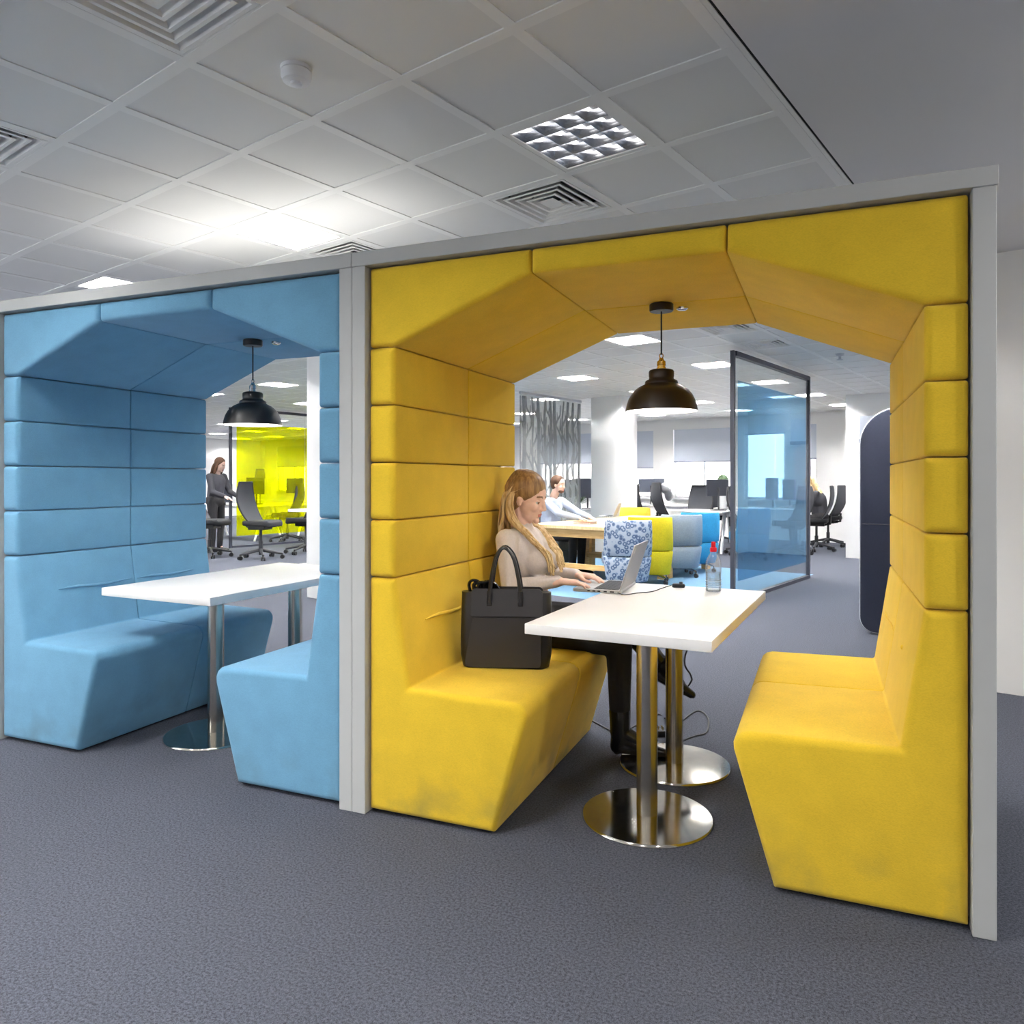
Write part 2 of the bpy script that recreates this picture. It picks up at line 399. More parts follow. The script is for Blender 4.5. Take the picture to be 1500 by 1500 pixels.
b = B(); b.box(AE+.050, A_R+.2, B_N-.2, B_F+.3, CEIL-.004, CEIL+.2, GM); struct(b.obj('ceiling_plaster', M_PLAST, smooth=0))
b = B(); b.box(AE+.0225, AE+.039, B_N, B_F, CEIL-.003, CEIL+.02, GM); struct(b.obj('trim_1', M_GRID, smooth=0))
b = B(); b.box(AE+.0392, AE+.0498, B_N, B_F, CEIL+.001, CEIL+.02, GM); struct(b.obj('shadow_gap_strip', M_GAP, smooth=0))  # dark strip that draws the shadow gap along the ceiling joint
def wall(name, a0, a1, b0, b1, z0=0, z1=CEIL+.1, m=None):
    k = B(); k.box(a0, a1, b0, b1, z0, z1, GM); return struct(k.obj(name, m or M_WALL, smooth=0))
wall('wall_left', A_L-.2, A_L, B_N, B_F+.3)
wall('wall_back', A_L-.2, A_R+.2, B_N-.2, B_N, 0, .35); wall('wall_back_head', A_L-.2, A_R+.2, B_N-.2, B_N, 2.5)
wall('wall_back_pier', A_L-.2, -12, B_N-.2, B_N, .35, 2.5); wall('wall_back_end', -6, A_R+.2, B_N-.2, B_N, .35, 2.5)
r = bpy.data.objects.new('window_21', None); COL.objects.link(r); r.location = G(-9, B_N-.1, .35); r.rotation_euler = (0, 0, GR); struct(r)  # unseen window behind the camera, added as fill light from the front left
k = B()
for q in range(6): x = -3+6*q/5; k.box(x-.03, x+.03, -.04, .04, 0, 2.15)
k.box(-3, 3, -.04, .04, 0, .05); k.box(-3, 3, -.04, .04, 2.1, 2.15); k.obj('window_frame', M_WHITE, r, smooth=0)
k = B(); k.box(-3, 3, -.003, .003, 0, 2.15); k.obj('pane', M_GLASS, r, smooth=0)
wall('wall_side', A_R, A_R+.2, B_N, 5.47)
wall('wall_right', -.885, A_R+.2, 5.47, 13.28)
wall('wall_core', -3.145, A_R+.2, 13.28, B_F+.3)
# far wall: solid below and above a ribbon of windows, piers between them
SILL, HEAD = .86, 2.46
wall('wall_far', A_L-.2, -3.145, B_F, B_F+.3, 0, SILL)
wall('wall_far_head', A_L-.2, -3.145, B_F, B_F+.3, HEAD, CEIL+.1)
us = [(-330, -180), (-130, 40), (90, 300), (322, 352), (366, 388), (405, 452), (500, 600), (640, 740), (790, 866), (905, 957), (986, 1075), (1090, 1150), (1183, 1196)]
spans = []
for u0, u1 in us:
    a0, a1 = to_ab(at_b(u0, CY, B_F))[0], to_ab(at_b(u1, CY, B_F))[0]
    if a1 > A_L+.2: spans.append((max(a0, A_L+.2), a1))
prev = A_L-.2
blindz = {8: 1.72, 9: 1.58, 10: 1.72, 11: 2.3}
for n, (a0, a1) in enumerate(spans):
    wall('pier_%d' % (n+1), prev, a0, B_F, B_F+.3, SILL, HEAD); prev = a1
    r = bpy.data.objects.new('window_%d' % (n+1), None); COL.objects.link(r); r.location = G((a0+a1)/2, B_F, SILL); r.rotation_euler = (0, 0, GR); struct(r)
    w = (a1-a0)/2; h = HEAD-SILL
    k = B()
    for x0, x1, z0, z1 in ((-w, -w+.05, 0, h), (w-.05, w, 0, h), (-w, w, 0, .05), (-w, w, h-.05, h)): k.box(x0, x1, .1, .16, z0, z1)
    for q in range(1, int(2*w/1.3)+1):
        x = -w+2*w*q/(int(2*w/1.3)+1); k.box(x-.025, x+.025, .1, .16, 0, h)
    k.obj('window_frame', M_WHITE, r, smooth=0)
    k = B(); k.box(-w, w, .125, .131, 0, h); k.obj('pane', M_GLASS, r, smooth=0)
    bz = blindz.get(n+len(us)-len(spans), 1.75)-SILL
    k = B(); k.box(-w+.01, w-.01, .03, .034, bz, h); k.obj('blind', M_BLIND, r, smooth=0)
    k = B(); k.box(-w+.01, w-.01, .022, .042, bz-.025, bz); k.obj('blind_rail', M_RAIL, r, smooth=0)
    k = B(); k.box(-w, w, -.06, .1, -.03, 0); k.obj('window_sill', M_WHITE, r, smooth=0)
wall('pier_%d' % (len(spans)+1), prev, -3.145, B_F, B_F+.3, SILL, HEAD)
# window with a blind in the projecting core wall
r = bpy.data.objects.new('window_20', None); COL.objects.link(r); r.location = G(-2.36, 13.28, 0); r.rotation_euler = (0, 0, GR); struct(r)
k = B(); k.box(-.56, .7, -.03, -.004, 1.95, 2.34); k.obj('blind', M_BLIND, r, smooth=0)
k = B(); k.box(-.57, .71, -.045, -.004, 1.90, 1.96); k.obj('blind_rail', M_RAIL, r, smooth=0)
k = B(); k.box(-.5, .65, -.02, -.003, .95, 1.9); k.obj('pane', M_PINK, r, smooth=0)
def column(n, a0, a1, b0, b1):
    k = B(); k.box(a0, a1, b0, b1, 0, CEIL, GM); struct(k.obj('wall_column_%d' % n, M_WALL, bevel=.012, seg=2, smooth=30))
column(1, -6.72, -6.12, 11.05, 11.6)
pc = to_ab(at_d(449, 760, 8.3)); column(2, pc[0], pc[0]+.55, pc[1], pc[1]+.55)
a_ = to_ab(at_d(1199, 760, 15.7)); column(3, a_[0], a_[0]+.4, a_[1], a_[1]+.4)
# skirting on the right-hand white wall is flush; daylight outside
W = bpy.data.worlds.new('daylight'); C.world = W; W.use_nodes = True
bg = W.node_tree.nodes['Background']; bg.inputs[0].default_value = (.94, .97, 1, 1); bg.inputs[1].default_value = 8.0
# pale building across the street, seen in slivers through the windows
k = B(); k.box(-40, 12, 30, 34, -6, 14, GM); tag(k.obj('building', mat('pale_facade', rgb(238, 226, 222), .8), smooth=0), 'pale pinkish building across the street outside the far windows', 'building')

# ------------------------------------------------------------------ ceiling fittings
def luminaire():
    t = thing('ceiling_light', '', 'ceiling light')
    x, y, o = TA/2, TB/2, .045
    k = B()
    for q in ((-x, x, -y, -y+o), (-x, x, y-o, y), (-x, -x+o, -y+o, y-o), (x-o, x, -y+o, y-o)): k.box(*q, -.002, .01)
    k.obj('frame', M_GRID, t, smooth=0)
    k = B(); X, Y = x-o, y-o
    for q in ((-X, X, -Y-.004, -Y, .0, .13), (-X, X, Y, Y+.004, .0, .13), (-X-.004, -X, -Y, Y, .0, .13), (X, X+.004, -Y, Y, .0, .13), (-X, X, -Y, Y, .13, .135)): k.box(*q)
    k.obj('housing', M_SHIN, t, smooth=0)
    k = B()
    for s in range(5):                                   # cross blades, thick at the top and sharp below
        p = -X+2*X*s/4; w = .007 if 0 < s < 4 else .006
        k.prism([(p-.0012, .002), (p+.0012, .002), (p+w*.5, .02), (p+w, .04), (p-w, .04), (p-w*.5, .02)], -Y, Y, lambda p, q, h: V((p, h, q)))
    for s in range(5):
        p = -Y+2*Y*s/4; w = .007 if 0 < s < 4 else .006
        k.prism([(p-.0012, .003), (p+.0012, .003), (p+w*.5, .02), (p+w, .04), (p-w, .04), (p-w*.5, .02)], -X, X, lambda p, q, h: V((h, p, q)))
    k.obj('louvre', M_SHIN, t, smooth=0)
    for s in range(4):
        p = -X+2*X*(s+.5)/4; k = B(); k.cyl((p, -Y+.01, .085), (p, Y-.01, .085), .02, n=8); k.obj('tube', M_TUBE, t)
    return t
def tile_pos(i, j): return G(OA-TA*(i+.5), OB+TB*(j+.5), CEIL)
def pix(p):
    d = p-V((0, 0, CAM_H)); z = d.dot(FW); return (CX+F*d.dot(RT)/z, CY-F*d.z/z, z) if z > .1 else None
lum = luminaire(); first = True; _tb = {}
def TB_(me):
    if me.name not in _tb: _tb[me.name] = me.copy(); _tb[me.name].materials[0] = M_TUBEB
    return _tb[me.name]
lab = {(0, 0): 'dimmed square louvred ceiling light above the yellow booth, just behind its top rail',
       (4, 0): 'glowing square louvred ceiling light above the blue booth, beside the bright patch of ceiling',
       (8, 0): 'glowing ceiling light half hidden behind the left end of the blue booth rail',
       (4, 8): 'bright louvred ceiling light seen under the yellow arch, left of the pendant cord',
       (8, 12): 'bright louvred ceiling light above the tree screen seen under the yellow arch',
       (4, 12): 'bright louvred ceiling light between the pendant cord and the blue glass screen',
       (16, 8): 'bright louvred ceiling light seen under the blue arch behind the black pendant'}
for (i, j) in LIGHTS:
    p = tile_pos(i, j); q = pix(p)
    L = lab.get((i, j))
    if not L:
        L = 'louvred square ceiling light hidden behind booths or beyond the frame' if not (q and 0 < q[0] < 1500 and 0 < q[1] < 1500) else 'small bright louvred ceiling light far back over the desks'
    if first: o = lum; o.location = p; o.rotation_euler = (0, 0, GR); o['label'] = L; o['group'] = 'louvred ceiling lights'; first = False
    else: o = dup(lum, p, GR, L, 'louvred ceiling lights')
    if j >= 8 or i >= 16:
        for c in kids(o):
            if c.name.startswith('tube'): c.data = TB_(c.data)
    if (i, j) == (0, 0):
        for c in kids(o):
            if c.name.startswith('tube'):
                me = c.data.copy(); me.materials[0] = M_TUBED; c.data = me
            if c.name.startswith(('housing', 'louvre')):
                me = c.data.copy(); me.materials[0] = M_MIRR; c.data = me
def fill_downlight(p, label):  # lamps added out of view to brighten the right-hand side
    t = thing('fill_downlight', label, 'fill_downlight', p, 0, 'added fill lights in the plaster ceiling')
    k = B(); k.lathe([(.075, 0), (.09, 0), (.092, -.006), (.075, -.008)], 28); k.obj('trim_ring', M_WHITE, t)
    k = B(); k.lathe([(0, -.003), (.074, -.003), (.074, -.006), (0, -.006)], 28); k.obj('lamp_lens', emit('fill_downlight_lens', (1, .98, .95, 1), 650), t)
for a, q, w in ((1.9, 4.3, 'nearest the white wall'), (1.6, 2.2, 'second from the white wall'), (1.6, -.2, 'third from the white wall'), (.4, -2.2, 'farthest from the white wall')):
    fill_downlight(G(a, q, CEIL-.004), 'added fill lamp in the plaster ceiling right of the yellow booth, ' + w)
def vent(dark):
    t = thing('air_vent', '', 'air vent')
    x, y = TA/2, TB/2
    k = B(); o = .03
    for q in ((-x, x, -y, -y+o), (-x, x, y-o, y), (-x, -x+o, -y+o, y-o), (x-o, x, -y+o, y-o)): k.box(*q, -.003, .01)
    k.obj('frame', M_GRID, t, smooth=0)
    k = B(); k.box(-x+.02, x-.02, -y+.02, y-.02, .07, .075); k.obj('duct', M_BLACK, t, smooth=0)
    for s in range(5):                                    # nested square vanes: flat lip, then a slope up toward the centre
        X0, Y0 = x-.032-.042*s, y-.032-.042*s; prof = [(0, -.004), (.014, -.004), (.036, .028), (.036, .031), (.012, -.0015), (0, -.0015)]
        if s == 4: prof = [(0, -.004), (.05, -.004), (.05, -.0015), (0, -.0015)]
        k = B(); V_ = [[k.bm.verts.new((sx*(X0-d), sy*(Y0-d), z)) for sx, sy in ((-1, -1), (1, -1), (1, 1), (-1, 1))] for d, z in prof]; n = len(prof)
        for e in range(n):
            for c in range(4): k.bm.faces.new((V_[e][c], V_[e][(c+1) % 4], V_[(e+1) % n][(c+1) % 4], V_[(e+1) % n][c]))
        k.obj('vane', M_GRID, t, smooth=0)
    return t
vt = vent(0)
vl = ['large square air vent cut off by the top edge of the photo', 'square air vent cut off at the left edge of the photo', 'square air vent just above the yellow booth top rail',
      'square air vent half hidden behind the rail where the two booths meet', 'square air vent just under the yellow arch edge, nearer the booth than its neighbour', 'dark square air vent above the top of the blue glass screen']
for n, (i, j) in enumerate(VENTS):
    if n == 0: vt.location = tile_pos(i, j); vt.rotation_euler = (0, 0, GR); vt['label'] = vl[0]; vt['group'] = 'ceiling air vents'
    else: dup(vt, tile_pos(i, j), GR, vl[n], 'ceiling air vents')
p = at_z(434, 100, CEIL); t = thing('smoke_detector', 'round white smoke detector on a ceiling tile', 'smoke detector', p)
k = B(); k.lathe([(0, 0), (.052, 0), (.052, -.012), (.046, -.014), (0, -.014)], 32); k.obj('base', M_WHITE, t)
k = B(); k.lathe([(0, -.015), (.05, -.015), (.051, -.03), (.045, -.045), (.02, -.05), (.019, -.058), (.012, -.062), (0, -.062)], 32); k.obj('sensor_head', M_WHITE, t)
p = G(OA-TA*1.55, OB+TB*12.6, CEIL); t = thing('sprinkler_head', 'small ceiling sprinkler seen under the right side of the yellow arch', 'sprinkler', p)
k = B(); k.lathe([(0, 0), (.05, 0), (.04, -.02), (.015, -.03), (.015, -.06), (.035, -.065), (.035, -.07), (0, -.07)], 16); k.obj('body', M_PIPING, t)

p = G(2.7, 3.6); t = thing('fill_floor_uplighter', 'added tall floor-standing fill lamp near the white wall, right of the frame', 'fill_uplighter', (p.x, p.y, 0))  # unseen lamp added to lift the plaster ceiling and the white wall
k = B(); k.lathe([(0, 0), (.16, 0), (.16, .015), (.02, .03), (.02, 1.75), (0, 1.75)], 28); k.obj('stand', M_FRAME, t)
k = B(); k.lathe([(.02, 1.74), (.10, 1.77), (.17, 1.84), (.165, 1.845), (.10, 1.785), (0, 1.765)], 32); k.obj('bowl', M_FRAME, t)
k = B(); k.lathe([(0, 1.80), (.11, 1.805), (.11, 1.80), (0, 1.79)], 28); k.obj('lamp_lens', emit('fill_floor_uplighter_lens', (1, .985, .95, 1), 330), t)

# ------------------------------------------------------------------ seating booths
BC = 1.0845; HB = 2.145; HT = 2.20; Z0, ZA = 1.825, 2.05; D0, D1, D2 = .018, .683, 1.27; BX, BY = -1.713, 2.489
XZ = lambda p, q, h: V((p, h, q))
def cushion(name, poly, y0, y1, m, parent, rim=.016, r=.009):
    k = B(); base = [(P[0], P[1], P[2] if len(P) > 2 else r) for P in poly]; n = len(base)
    if sum(base[i-1][0]*base[i][1]-base[i][0]*base[i-1][1] for i in range(n)) < 0: base = base[::-1]
    def ring(d, y):
        out = []
        for i in range(n):
            p, a, c = V(base[i][:2]), V(base[i-1][:2]), V(base[(i+1) % n][:2])
            u, w = (p-a).normalized(), (c-p).normalized(); n1, n2 = V((-u.y, u.x)), V((-w.y, w.x))
            q = p + (n1+n2)*(d/(1+n1.dot(n2))); out.append((q.x, q.y, base[i][2]))
        return [k.bm.verts.new((x, y, z)) for x, z in fillet(out)]
    y0 += .001; y1 -= .001; R = []
    r0, r1 = (rim, .007) if y0 < .1 else (.007, rim)
    for j in range(6): t = PI/2*j/5; R.append(ring(r0*(1-math.sin(t)), y0+r0*(1-math.cos(t))))
    for j in range(6): t = PI/2*j/5; R.append(ring(r1*(1-math.cos(t)), y1-r1*(1-math.sin(t))))
    for A, D in zip(R, R[1:]):
        for i in range(len(A)): k.bm.faces.new((A[i], A[(i+1) % len(A)], D[(i+1) % len(A)], D[i]))
    k.bm.faces.new(R[0][::-1]); k.bm.faces.new(R[-1])
    return k.obj(name, m, parent, smooth=50)
def booth(x, m, label, side):
    t = thing('seating_booth', label, 'seating booth', (x, BY, 0), 0, 'upholstered seating booths')
    def fr(name, *q, mm=M_FRAME, bv=.002): k = B(); k.box(*q); return k.obj(name, mm, t, bevel=bv, seg=1, smooth=0)
    W = 2.169
    fr('post', .0005, .060, 0, .06, 0, HT-.056); fr('post', W-.060, W-.0005, 0, .06, 0, HT-.056)
    fr('top_rail', .0005, W+(.004 if side else -.0005), -.004, .06, HT-.056, HT)
    fr('post', .0005, .060, D2-.04, D2+.02, 0, HT-.056); fr('post', W-.060, W-.0005, D2-.04, D2+.02, 0, HT-.056); fr('top_rail', .0005, W-.0005, D2-.04, D2+.022, HT-.056, HT)
    fr('side_shell', .002, .056, .06, D2-.04, .01, HT-.06); fr('side_shell', W-.056, W-.002, .06, D2-.04, .01, HT-.06); fr('roof_shell', .002, W-.002, .06, D2-.04, HT-.05, HT-.004)
    wo, wi = 1.020, .905
    g = .0015
    for s in (-1, 1):
        X = lambda h: BC+s*h
        for ya, yb in ((D0, D1), (D1, D2)):
            for q in range(4):
                z0 = .925+.225*q
                cushion('wall_cushion', [(X(wo), z0+g), (X(wi), z0+g), (X(wi), z0+.225-g), (X(wo), z0+.225-g)], ya, yb, m, t, .022)
            be = cushion('bench_cushion', [(X(wo), .012, .004), (X(.485), .012, .006), (X(.343), .497, .05), (X(.842), .506, .012), (X(wi), .925-g, .01), (X(wo), .925-g, .008)], ya, yb, m, t, .025)
            cushion('arch_cushion', [(X(wo), Z0+g), (X(wi), Z0+g), (X(.34), ZA, .004), (X(.34+g), HB-.006), (X(wo), HB-.006)], ya, yb, m, t, .024)
            # tuck stitched across the lower back
            if ya == D0 and s == -1 or ya == D1:
                k = B(); zz = .735; xx = X(.842+(wi-.842)*(zz-.506)/.419-.001); y0, y1 = (ya+.2, yb-.02) if ya == D0 else (ya+.02, yb-.15)
                pts = [V((xx, y0+(y1-y0)*e/8, zz+.004*math.sin(e))) for e in range(9)]
                k.tube(pts, [.0015, .006, .008, .008, .008, .008, .007, .005, .0015], 8); k.obj('tuck_seam', m, be)
            if s == 1 and ya == D0:
                for yy in (.35,):
                    zz = .74; k = B(); k.ell((X(.842+(wi-.842)*(zz-.506)/.419), yy+ya, zz), (.006, .009, .009), sub=2); k.obj('button', m, be)
    for ya, yb in ((D0, D1), (D1, D2)):
        cushion('arch_cushion', [(BC-.34+g, ZA), (BC+.34-g, ZA), (BC+.34-g, HB-.006), (BC-.34+g, HB-.006)], ya, yb, m, t, .024)
    return t
booth(BX, M_YEL, 'yellow upholstered seating booth with grey frame, woman seated inside', True)
booth(BX-2.169, M_BLU, 'blue upholstered seating booth with grey frame, left of the yellow one', False)

def roof_fill_uplighter(p, label):  # hidden lamp added to make the ceiling glow above the blue booth
    t = thing('fill_uplighter', label, 'fill_uplighter', p, 0, 'added fill lights on the booth roofs')
    k = B(); k.box(-.9, .9, -.08, .08, 0, .05); k.obj('housing', M_FRAME, t, bevel=.004, seg=1)
    k = B(); k.box(-.88, .88, -.06, .06, .0505, .053); k.obj('lamp_lens', emit('fill_uplighter_lens', (1, .985, .96, 1), 5.5), t, smooth=0)
roof_fill_uplighter((-2.85, 3.25, HT), 'added long grey fill lamp hidden along the roof of the blue booth')

# ------------------------------------------------------------------ booth tables
def booth_table(loc, rz, w, l, cols, label, edge):
    t = thing('booth_table', label, 'table', (loc[0], loc[1], 0), rz, 'white tables inside the booths')
    k = B(); k.box(-w/2, w/2, -l/2, l/2, .72, .76); k.obj('tabletop', M_LAM, t, bevel=.003, seg=2)
    for c in cols:
        q = Matrix.Rotation(-rz, 4, 'Z') @ (V(c)-V((loc[0], loc[1], 0)))
        k = B(); k.lathe([(0, 0), (.252, 0), (.252, .004), (.247, .010), (.06, .016), (.0, .016)], 64, (q.x, q.y, 0)); k.obj('base_plate', M_BASE, t)
        k = B(); k.lathe([(.0405, .012), (.0405, .712)], 40, (q.x, q.y, 0)); k.obj('column', M_STEEL, t)
        k = B(); k.box(q.x-.11, q.x+.11, q.y-.11, q.y+.11, .712, .7195); k.obj('mounting_plate', M_DK, t, smooth=0)
    return t
booth_table((-.655, 3.27), math.radians(-4), .705, 1.27, [(-.63, 2.89, 0), (-.63, 3.47, 0)], 'white rectangular table on two steel pedestals in the yellow booth', 1)
booth_table((-2.965, 3.33), math.radians(-3), .755, 1.27, [(-2.885, 2.985, 0), (-2.85, 3.57, 0)], 'white rectangular table on two steel pedestals in the blue booth', 0)

# ------------------------------------------------------------------ pendant lamps
def pendant(x, y, ms, mb, label, sens):
    t = thing('pendant_lamp', label, 'pendant lamp', (x, y, 0), 0, 'pendant lamps in the booths')
    zc = ZA-.001; zr = 1.597
    k = B(); k.lathe([(0, zc), (.047, zc), (.05, zc-.003), (.05, zc-.028), (.047, zc-.032), (0, zc-.032)], 32); k.obj('canopy', ms, t)
    k = B(); k.cyl((0, 0, zc-.03), (0, 0, 1.835), .0035, n=8); k.obj('cord', M_BLACK, t)
    k = B(); pts = [(.0075*math.cos(a), 0, 1.83+.0105*math.sin(a)) for a in [PI*2*i/12 for i in range(13)]]; k.tube(pts, .0022, 6, cap=False)
    k.lathe([(0, 1.822), (.008, 1.821), (.011, 1.812), (.018, 1.806), (.019, 1.790), (.017, 1.789), (.017, 1.782), (.020, 1.780), (.020, 1.770), (0, 1.770)], 20); k.obj('lamp_holder', mb, t)
    prof = [(.020, 1.772), (.040, 1.772), (.049, 1.769), (.0525, 1.763), (.0525, 1.745), (.051, 1.738), (.0525, 1.731), (.066, 1.724), (.069, 1.716), (.068, 1.711), (.078, 1.706),
            (.096, 1.697), (.113, 1.684), (.127, 1.667), (.138, 1.646), (.145, 1.624), (.149, 1.606), (.1505, zr)]
    k = B(); k.lathe(prof + [(.1485, zr-.001)], 56); k.obj('lamp_shade', ms, t, smooth=60)
    k = B(); k.lathe([(.1486, zr-.0005), (.147, 1.606), (.143, 1.623), (.136, 1.645), (.125, 1.665), (.111, 1.682), (.094, 1.695), (.076, 1.7035), (.03, 1.7045), (0, 1.7045)], 56); k.obj('shade_lining', M_SHIN, t)
    k = B(); k.lathe([(0, 1.704), (.014, 1.70), (.014, 1.685), (.026, 1.665), (.03, 1.648), (.024, 1.63), (0, 1.622)], 20); k.obj('bulb', M_BULB, t)
    k = B(); q = thing('booth_sensor', sens, 'sensor', (x+.07, y+.10, zc)); k.lathe([(0, 0), (.026, 0), (.025, -.006), (.016, -.012), (0, -.013)], 20); k.obj('rim', M_CHROME, q)
pendant(-.63, 3.17, M_SHADE, M_BRASS, 'dark bronze dome pendant lamp with brass fitting in the yellow booth', 'tiny metal sensor beside the pendant canopy in the yellow booth')
pendant(-2.80, 3.16, M_SHADEB, M_CHROME, 'matte black dome pendant lamp with chrome fitting in the blue booth', 'tiny chrome sensor beside the pendant canopy in the blue booth')

# ------------------------------------------------------------------ people
def hand(b, w, f, s, u, curl=1.0, k=1.0):
    """palm plus five bent fingers; w wrist, f forward, s toward the thumb, u back of the hand"""
    w, f, s, u = V(w), V(f).normalized(), V(s).normalized(), V(u).normalized()
    for off, ln, r in ((.027, .072, .0078), (.009, .080, .0080), (-.009, .074, .0076), (-.026, .058, .0068)):
        kn = w + (f*.088 + s*off - f*abs(off)*.35)*k
        b.cap(w+s*off*.55*k, .0165*k, kn, .0125*k)
        p = kn; a = math.radians(12*curl)
        for q, (fr, bend) in enumerate(((.45, 16), (.31, 30), (.24, 22))):
            d = f*math.cos(a)-u*math.sin(a)+s*(off*1.2); n = p + d.normalized()*ln*fr*k
            b.cap(p, (r+.0012-.0008*q)*k, n, (r-.0004-.0008*q)*k); p = n; a += math.radians(bend*curl)
    t0 = w + (f*.022+s*.022)*k; t1 = t0 + (f*.6+s*.75-u*.25).normalized()*.040*k; t2 = t1+(f*.9+s*.3-u*.2).normalized()*.030*k; t3 = t2+(f*1-s*.05-u*.15).normalized()*.024*k
    b.cap(t0, .016*k, t1, .0115*k); b.cap(t1, .0105*k, t2, .0092*k); b.cap(t2, .0092*k, t3, .0072*k)
def head_parts(b, H):
    """head, face and ears; H maps head space (x forward, y left, z up) to the figure"""
    def E(c, r): b.ell(H @ V(c), r, H.to_3x3(), 3)
    def K(p, r, q, t): b.cap(H @ V(p), r, H @ V(q), t)
    E((-.006, 0, .03), (.098, .076, .092)); E((.03, 0, -.028), (.060, .060, .082)); E((.03, 0, -.07), (.052, .05, .042))
    E((.072, 0, -.096), (.017, .021, .016)); K((.087, 0, .012), .008, (.106, 0, -.030), .0105); E((.100, .010, -.036), (.010, .007, .007)); E((.100, -.010, -.036), (.010, .007, .007))
    K((.080, .030, .020), .010, (.080, -.030, .020), .010)
    for s in (1, -1):
        E((.058, .036*s, -.028), (.028, .022, .026)); E((-.004, .074*s, -.008), (.017, .009, .030)); E((.004, .078*s, -.026), (.008, .006, .010))
    E((.083, 0, -.060), (.0105, .021, .0055)); E((.081, 0, -.070), (.0115, .018, .0062))
def face_mats(me, H):
    I = H.inverted()
    for p in me.polygons:
        q = I @ p.center
        if q.x > .083 and abs(q.y) < .021 and -.0765 < q.z < -.056 and q.x > .085: p.material_index = 1
        elif q.x > .066 and .014 < abs(q.y) < .045 and .022+.004*(1-abs(abs(q.y)-.03)/.016) < q.z < .030+.004*(1-abs(abs(q.y)-.03)/.016): p.material_index = 2
def eyes(par, H):
    for s in (1, -1):
        k = B(); c = H @ V((.0722, .030*s, .0)); k.ell(c, (.0118,)*3, sub=3); k.mi = 1
        k.ell(H @ V((.0805, .0315*s, -.0035)), (.0042, .0058, .0056), H.to_3x3(), 2); o = k.obj('eye', [M_WHITE, M_BROWN], par)
        k = B(); k.ell((0, 0, 0), (.0132,)*3, sub=3); bmesh.ops.bisect_plane(k.bm, geom=k.bm.verts[:]+k.bm.edges[:]+k.bm.faces[:], plane_co=(0, 0, .0005), plane_no=(.25, 0, -1), clear_outer=True)
        for v in k.bm.verts: v.co = (H @ Matrix.Translation((.0722, .030*s, 0))) @ v.co
        k.obj('eyelid', M_SKIN, par)
        k = B(); k.tube([H @ V((.0815, (.030+x)*s, .002-abs(x)*.30)) for x in (-.014, -.007, 0, .007, .014)], [.001, .0026, .003, .0028, .001], 6); k.obj('eyelashes', M_BROW, par)

R0 = V((-1.36, 3.52, 0))
P = lambda x, y, z: V((x, y, z))-R0
wom = None
HM = Matrix.Translation(P(-1.372, 3.515, 1.212)) @ Matrix.Rotation(math.radians(-6), 4, 'Z') @ Matrix.Rotation(math.radians(13), 4, 'Y')
SH = {1: P(-1.42, 3.685, 1.015), -1: P(-1.42, 3.355, 1.015)}
EL = {1: P(-1.33, 3.80, .80), -1: P(-1.375, 3.30, .795)}
WR = {1: P(-1.185, 3.765, .808), -1: P(-1.195, 3.50, .806)}
KD = {1: V((.97, -.12, -.05)), -1: V((.96, .26, -.04))}
HIP = {1: P(-1.33, 3.60, .60), -1: P(-1.33, 3.435, .588)}
KN = {1: P(-.90, 3.555, .632), -1: P(-.885, 3.45, .535)}
AN = {1: P(-.735, 3.61, .43), -1: P(-.885, 3.475, .10)}
b = B(); head_parts(b, HM)
b.cap(HM @ V((-.022, 0, -.06)), .050, P(-1.405, 3.52, 1.06), .056)
b.cap(P(-1.37, 3.52, .62), .11, P(-1.39, 3.52, .78), .10); b.ell(P(-1.395, 3.52, .92), (.10, .145, .15)); b.cap(SH[1], .045, SH[-1], .045)
for s in (1, -1):
    b.cap(SH[s], .046, EL[s], .038); b.cap(EL[s], .037, WR[s], .025)
    hand(b, WR[s], KD[s], V((-KD[s].y, KD[s].x, 0))*(-s), (0, 0, 1), 1.0)
    b.cap(HIP[s], .082, KN[s], .056); b.cap(KN[s], .054, AN[s], .040)
    b.cap(AN[s], .036, AN[s]+(V((.09, .01, -.045)) if s == -1 else V((.06, 0, -.06))), .022)
me = blend(b, .0042, 3, 'person'); face_mats(me, HM)
wom = link('person', me, [M_SKIN, M_LIP, M_BROW], smooth=0, loc=R0); me.polygons.foreach_set('use_smooth', [True]*len(me.polygons))
tag(wom, 'long-haired blonde woman in beige jumper typing on a laptop in the yellow booth', 'person')
eyes(wom, HM)
# jumper
b = B()
b.cap(P(-1.365, 3.52, .615), .128, P(-1.385, 3.52, .77), .112); b.ell(P(-1.395, 3.52, .92), (.108, .155, .165)); b.cap(SH[1]+V((0, 0, -.004)), .054, SH[-1]+V((0, 0, -.004)), .054)
b.cap(P(-1.40, 3.52, 1.03), .07, P(-1.40, 3.52, 1.06), .058)
for s in (1, -1):
    b.ell(P(-1.30, 3.52+.068*s, .902), (.078, .066, .070)); b.cap(P(-1.37, 3.52+.06*s, 1.02), .05, P(-1.31, 3.52+.066*s, .93), .055)
    b.cap(SH[s], .055, EL[s], .046); b.cap(EL[s], .045, WR[s]-KD[s]*.012, .031)
me = blend(b, .006, 5, 'jumper'); link('jumper', me, M_SWEAT, wom, 0); me.polygons.foreach_set('use_smooth', [True]*len(me.polygons))
b = B(); b.ell(P(-1.35, 3.52, .605), (.135, .172, .105))
for s in (1, -1):
    b.cap(HIP[s], .092, KN[s], .064); b.cap(KN[s], .063, AN[s]+(KN[s]-AN[s])*.22, .050)
me = blend(b, .007, 4, 'trousers'); link('trousers', me, M_TROUS, wom, 0); me.polygons.foreach_set('use_smooth', [True]*len(me.polygons))
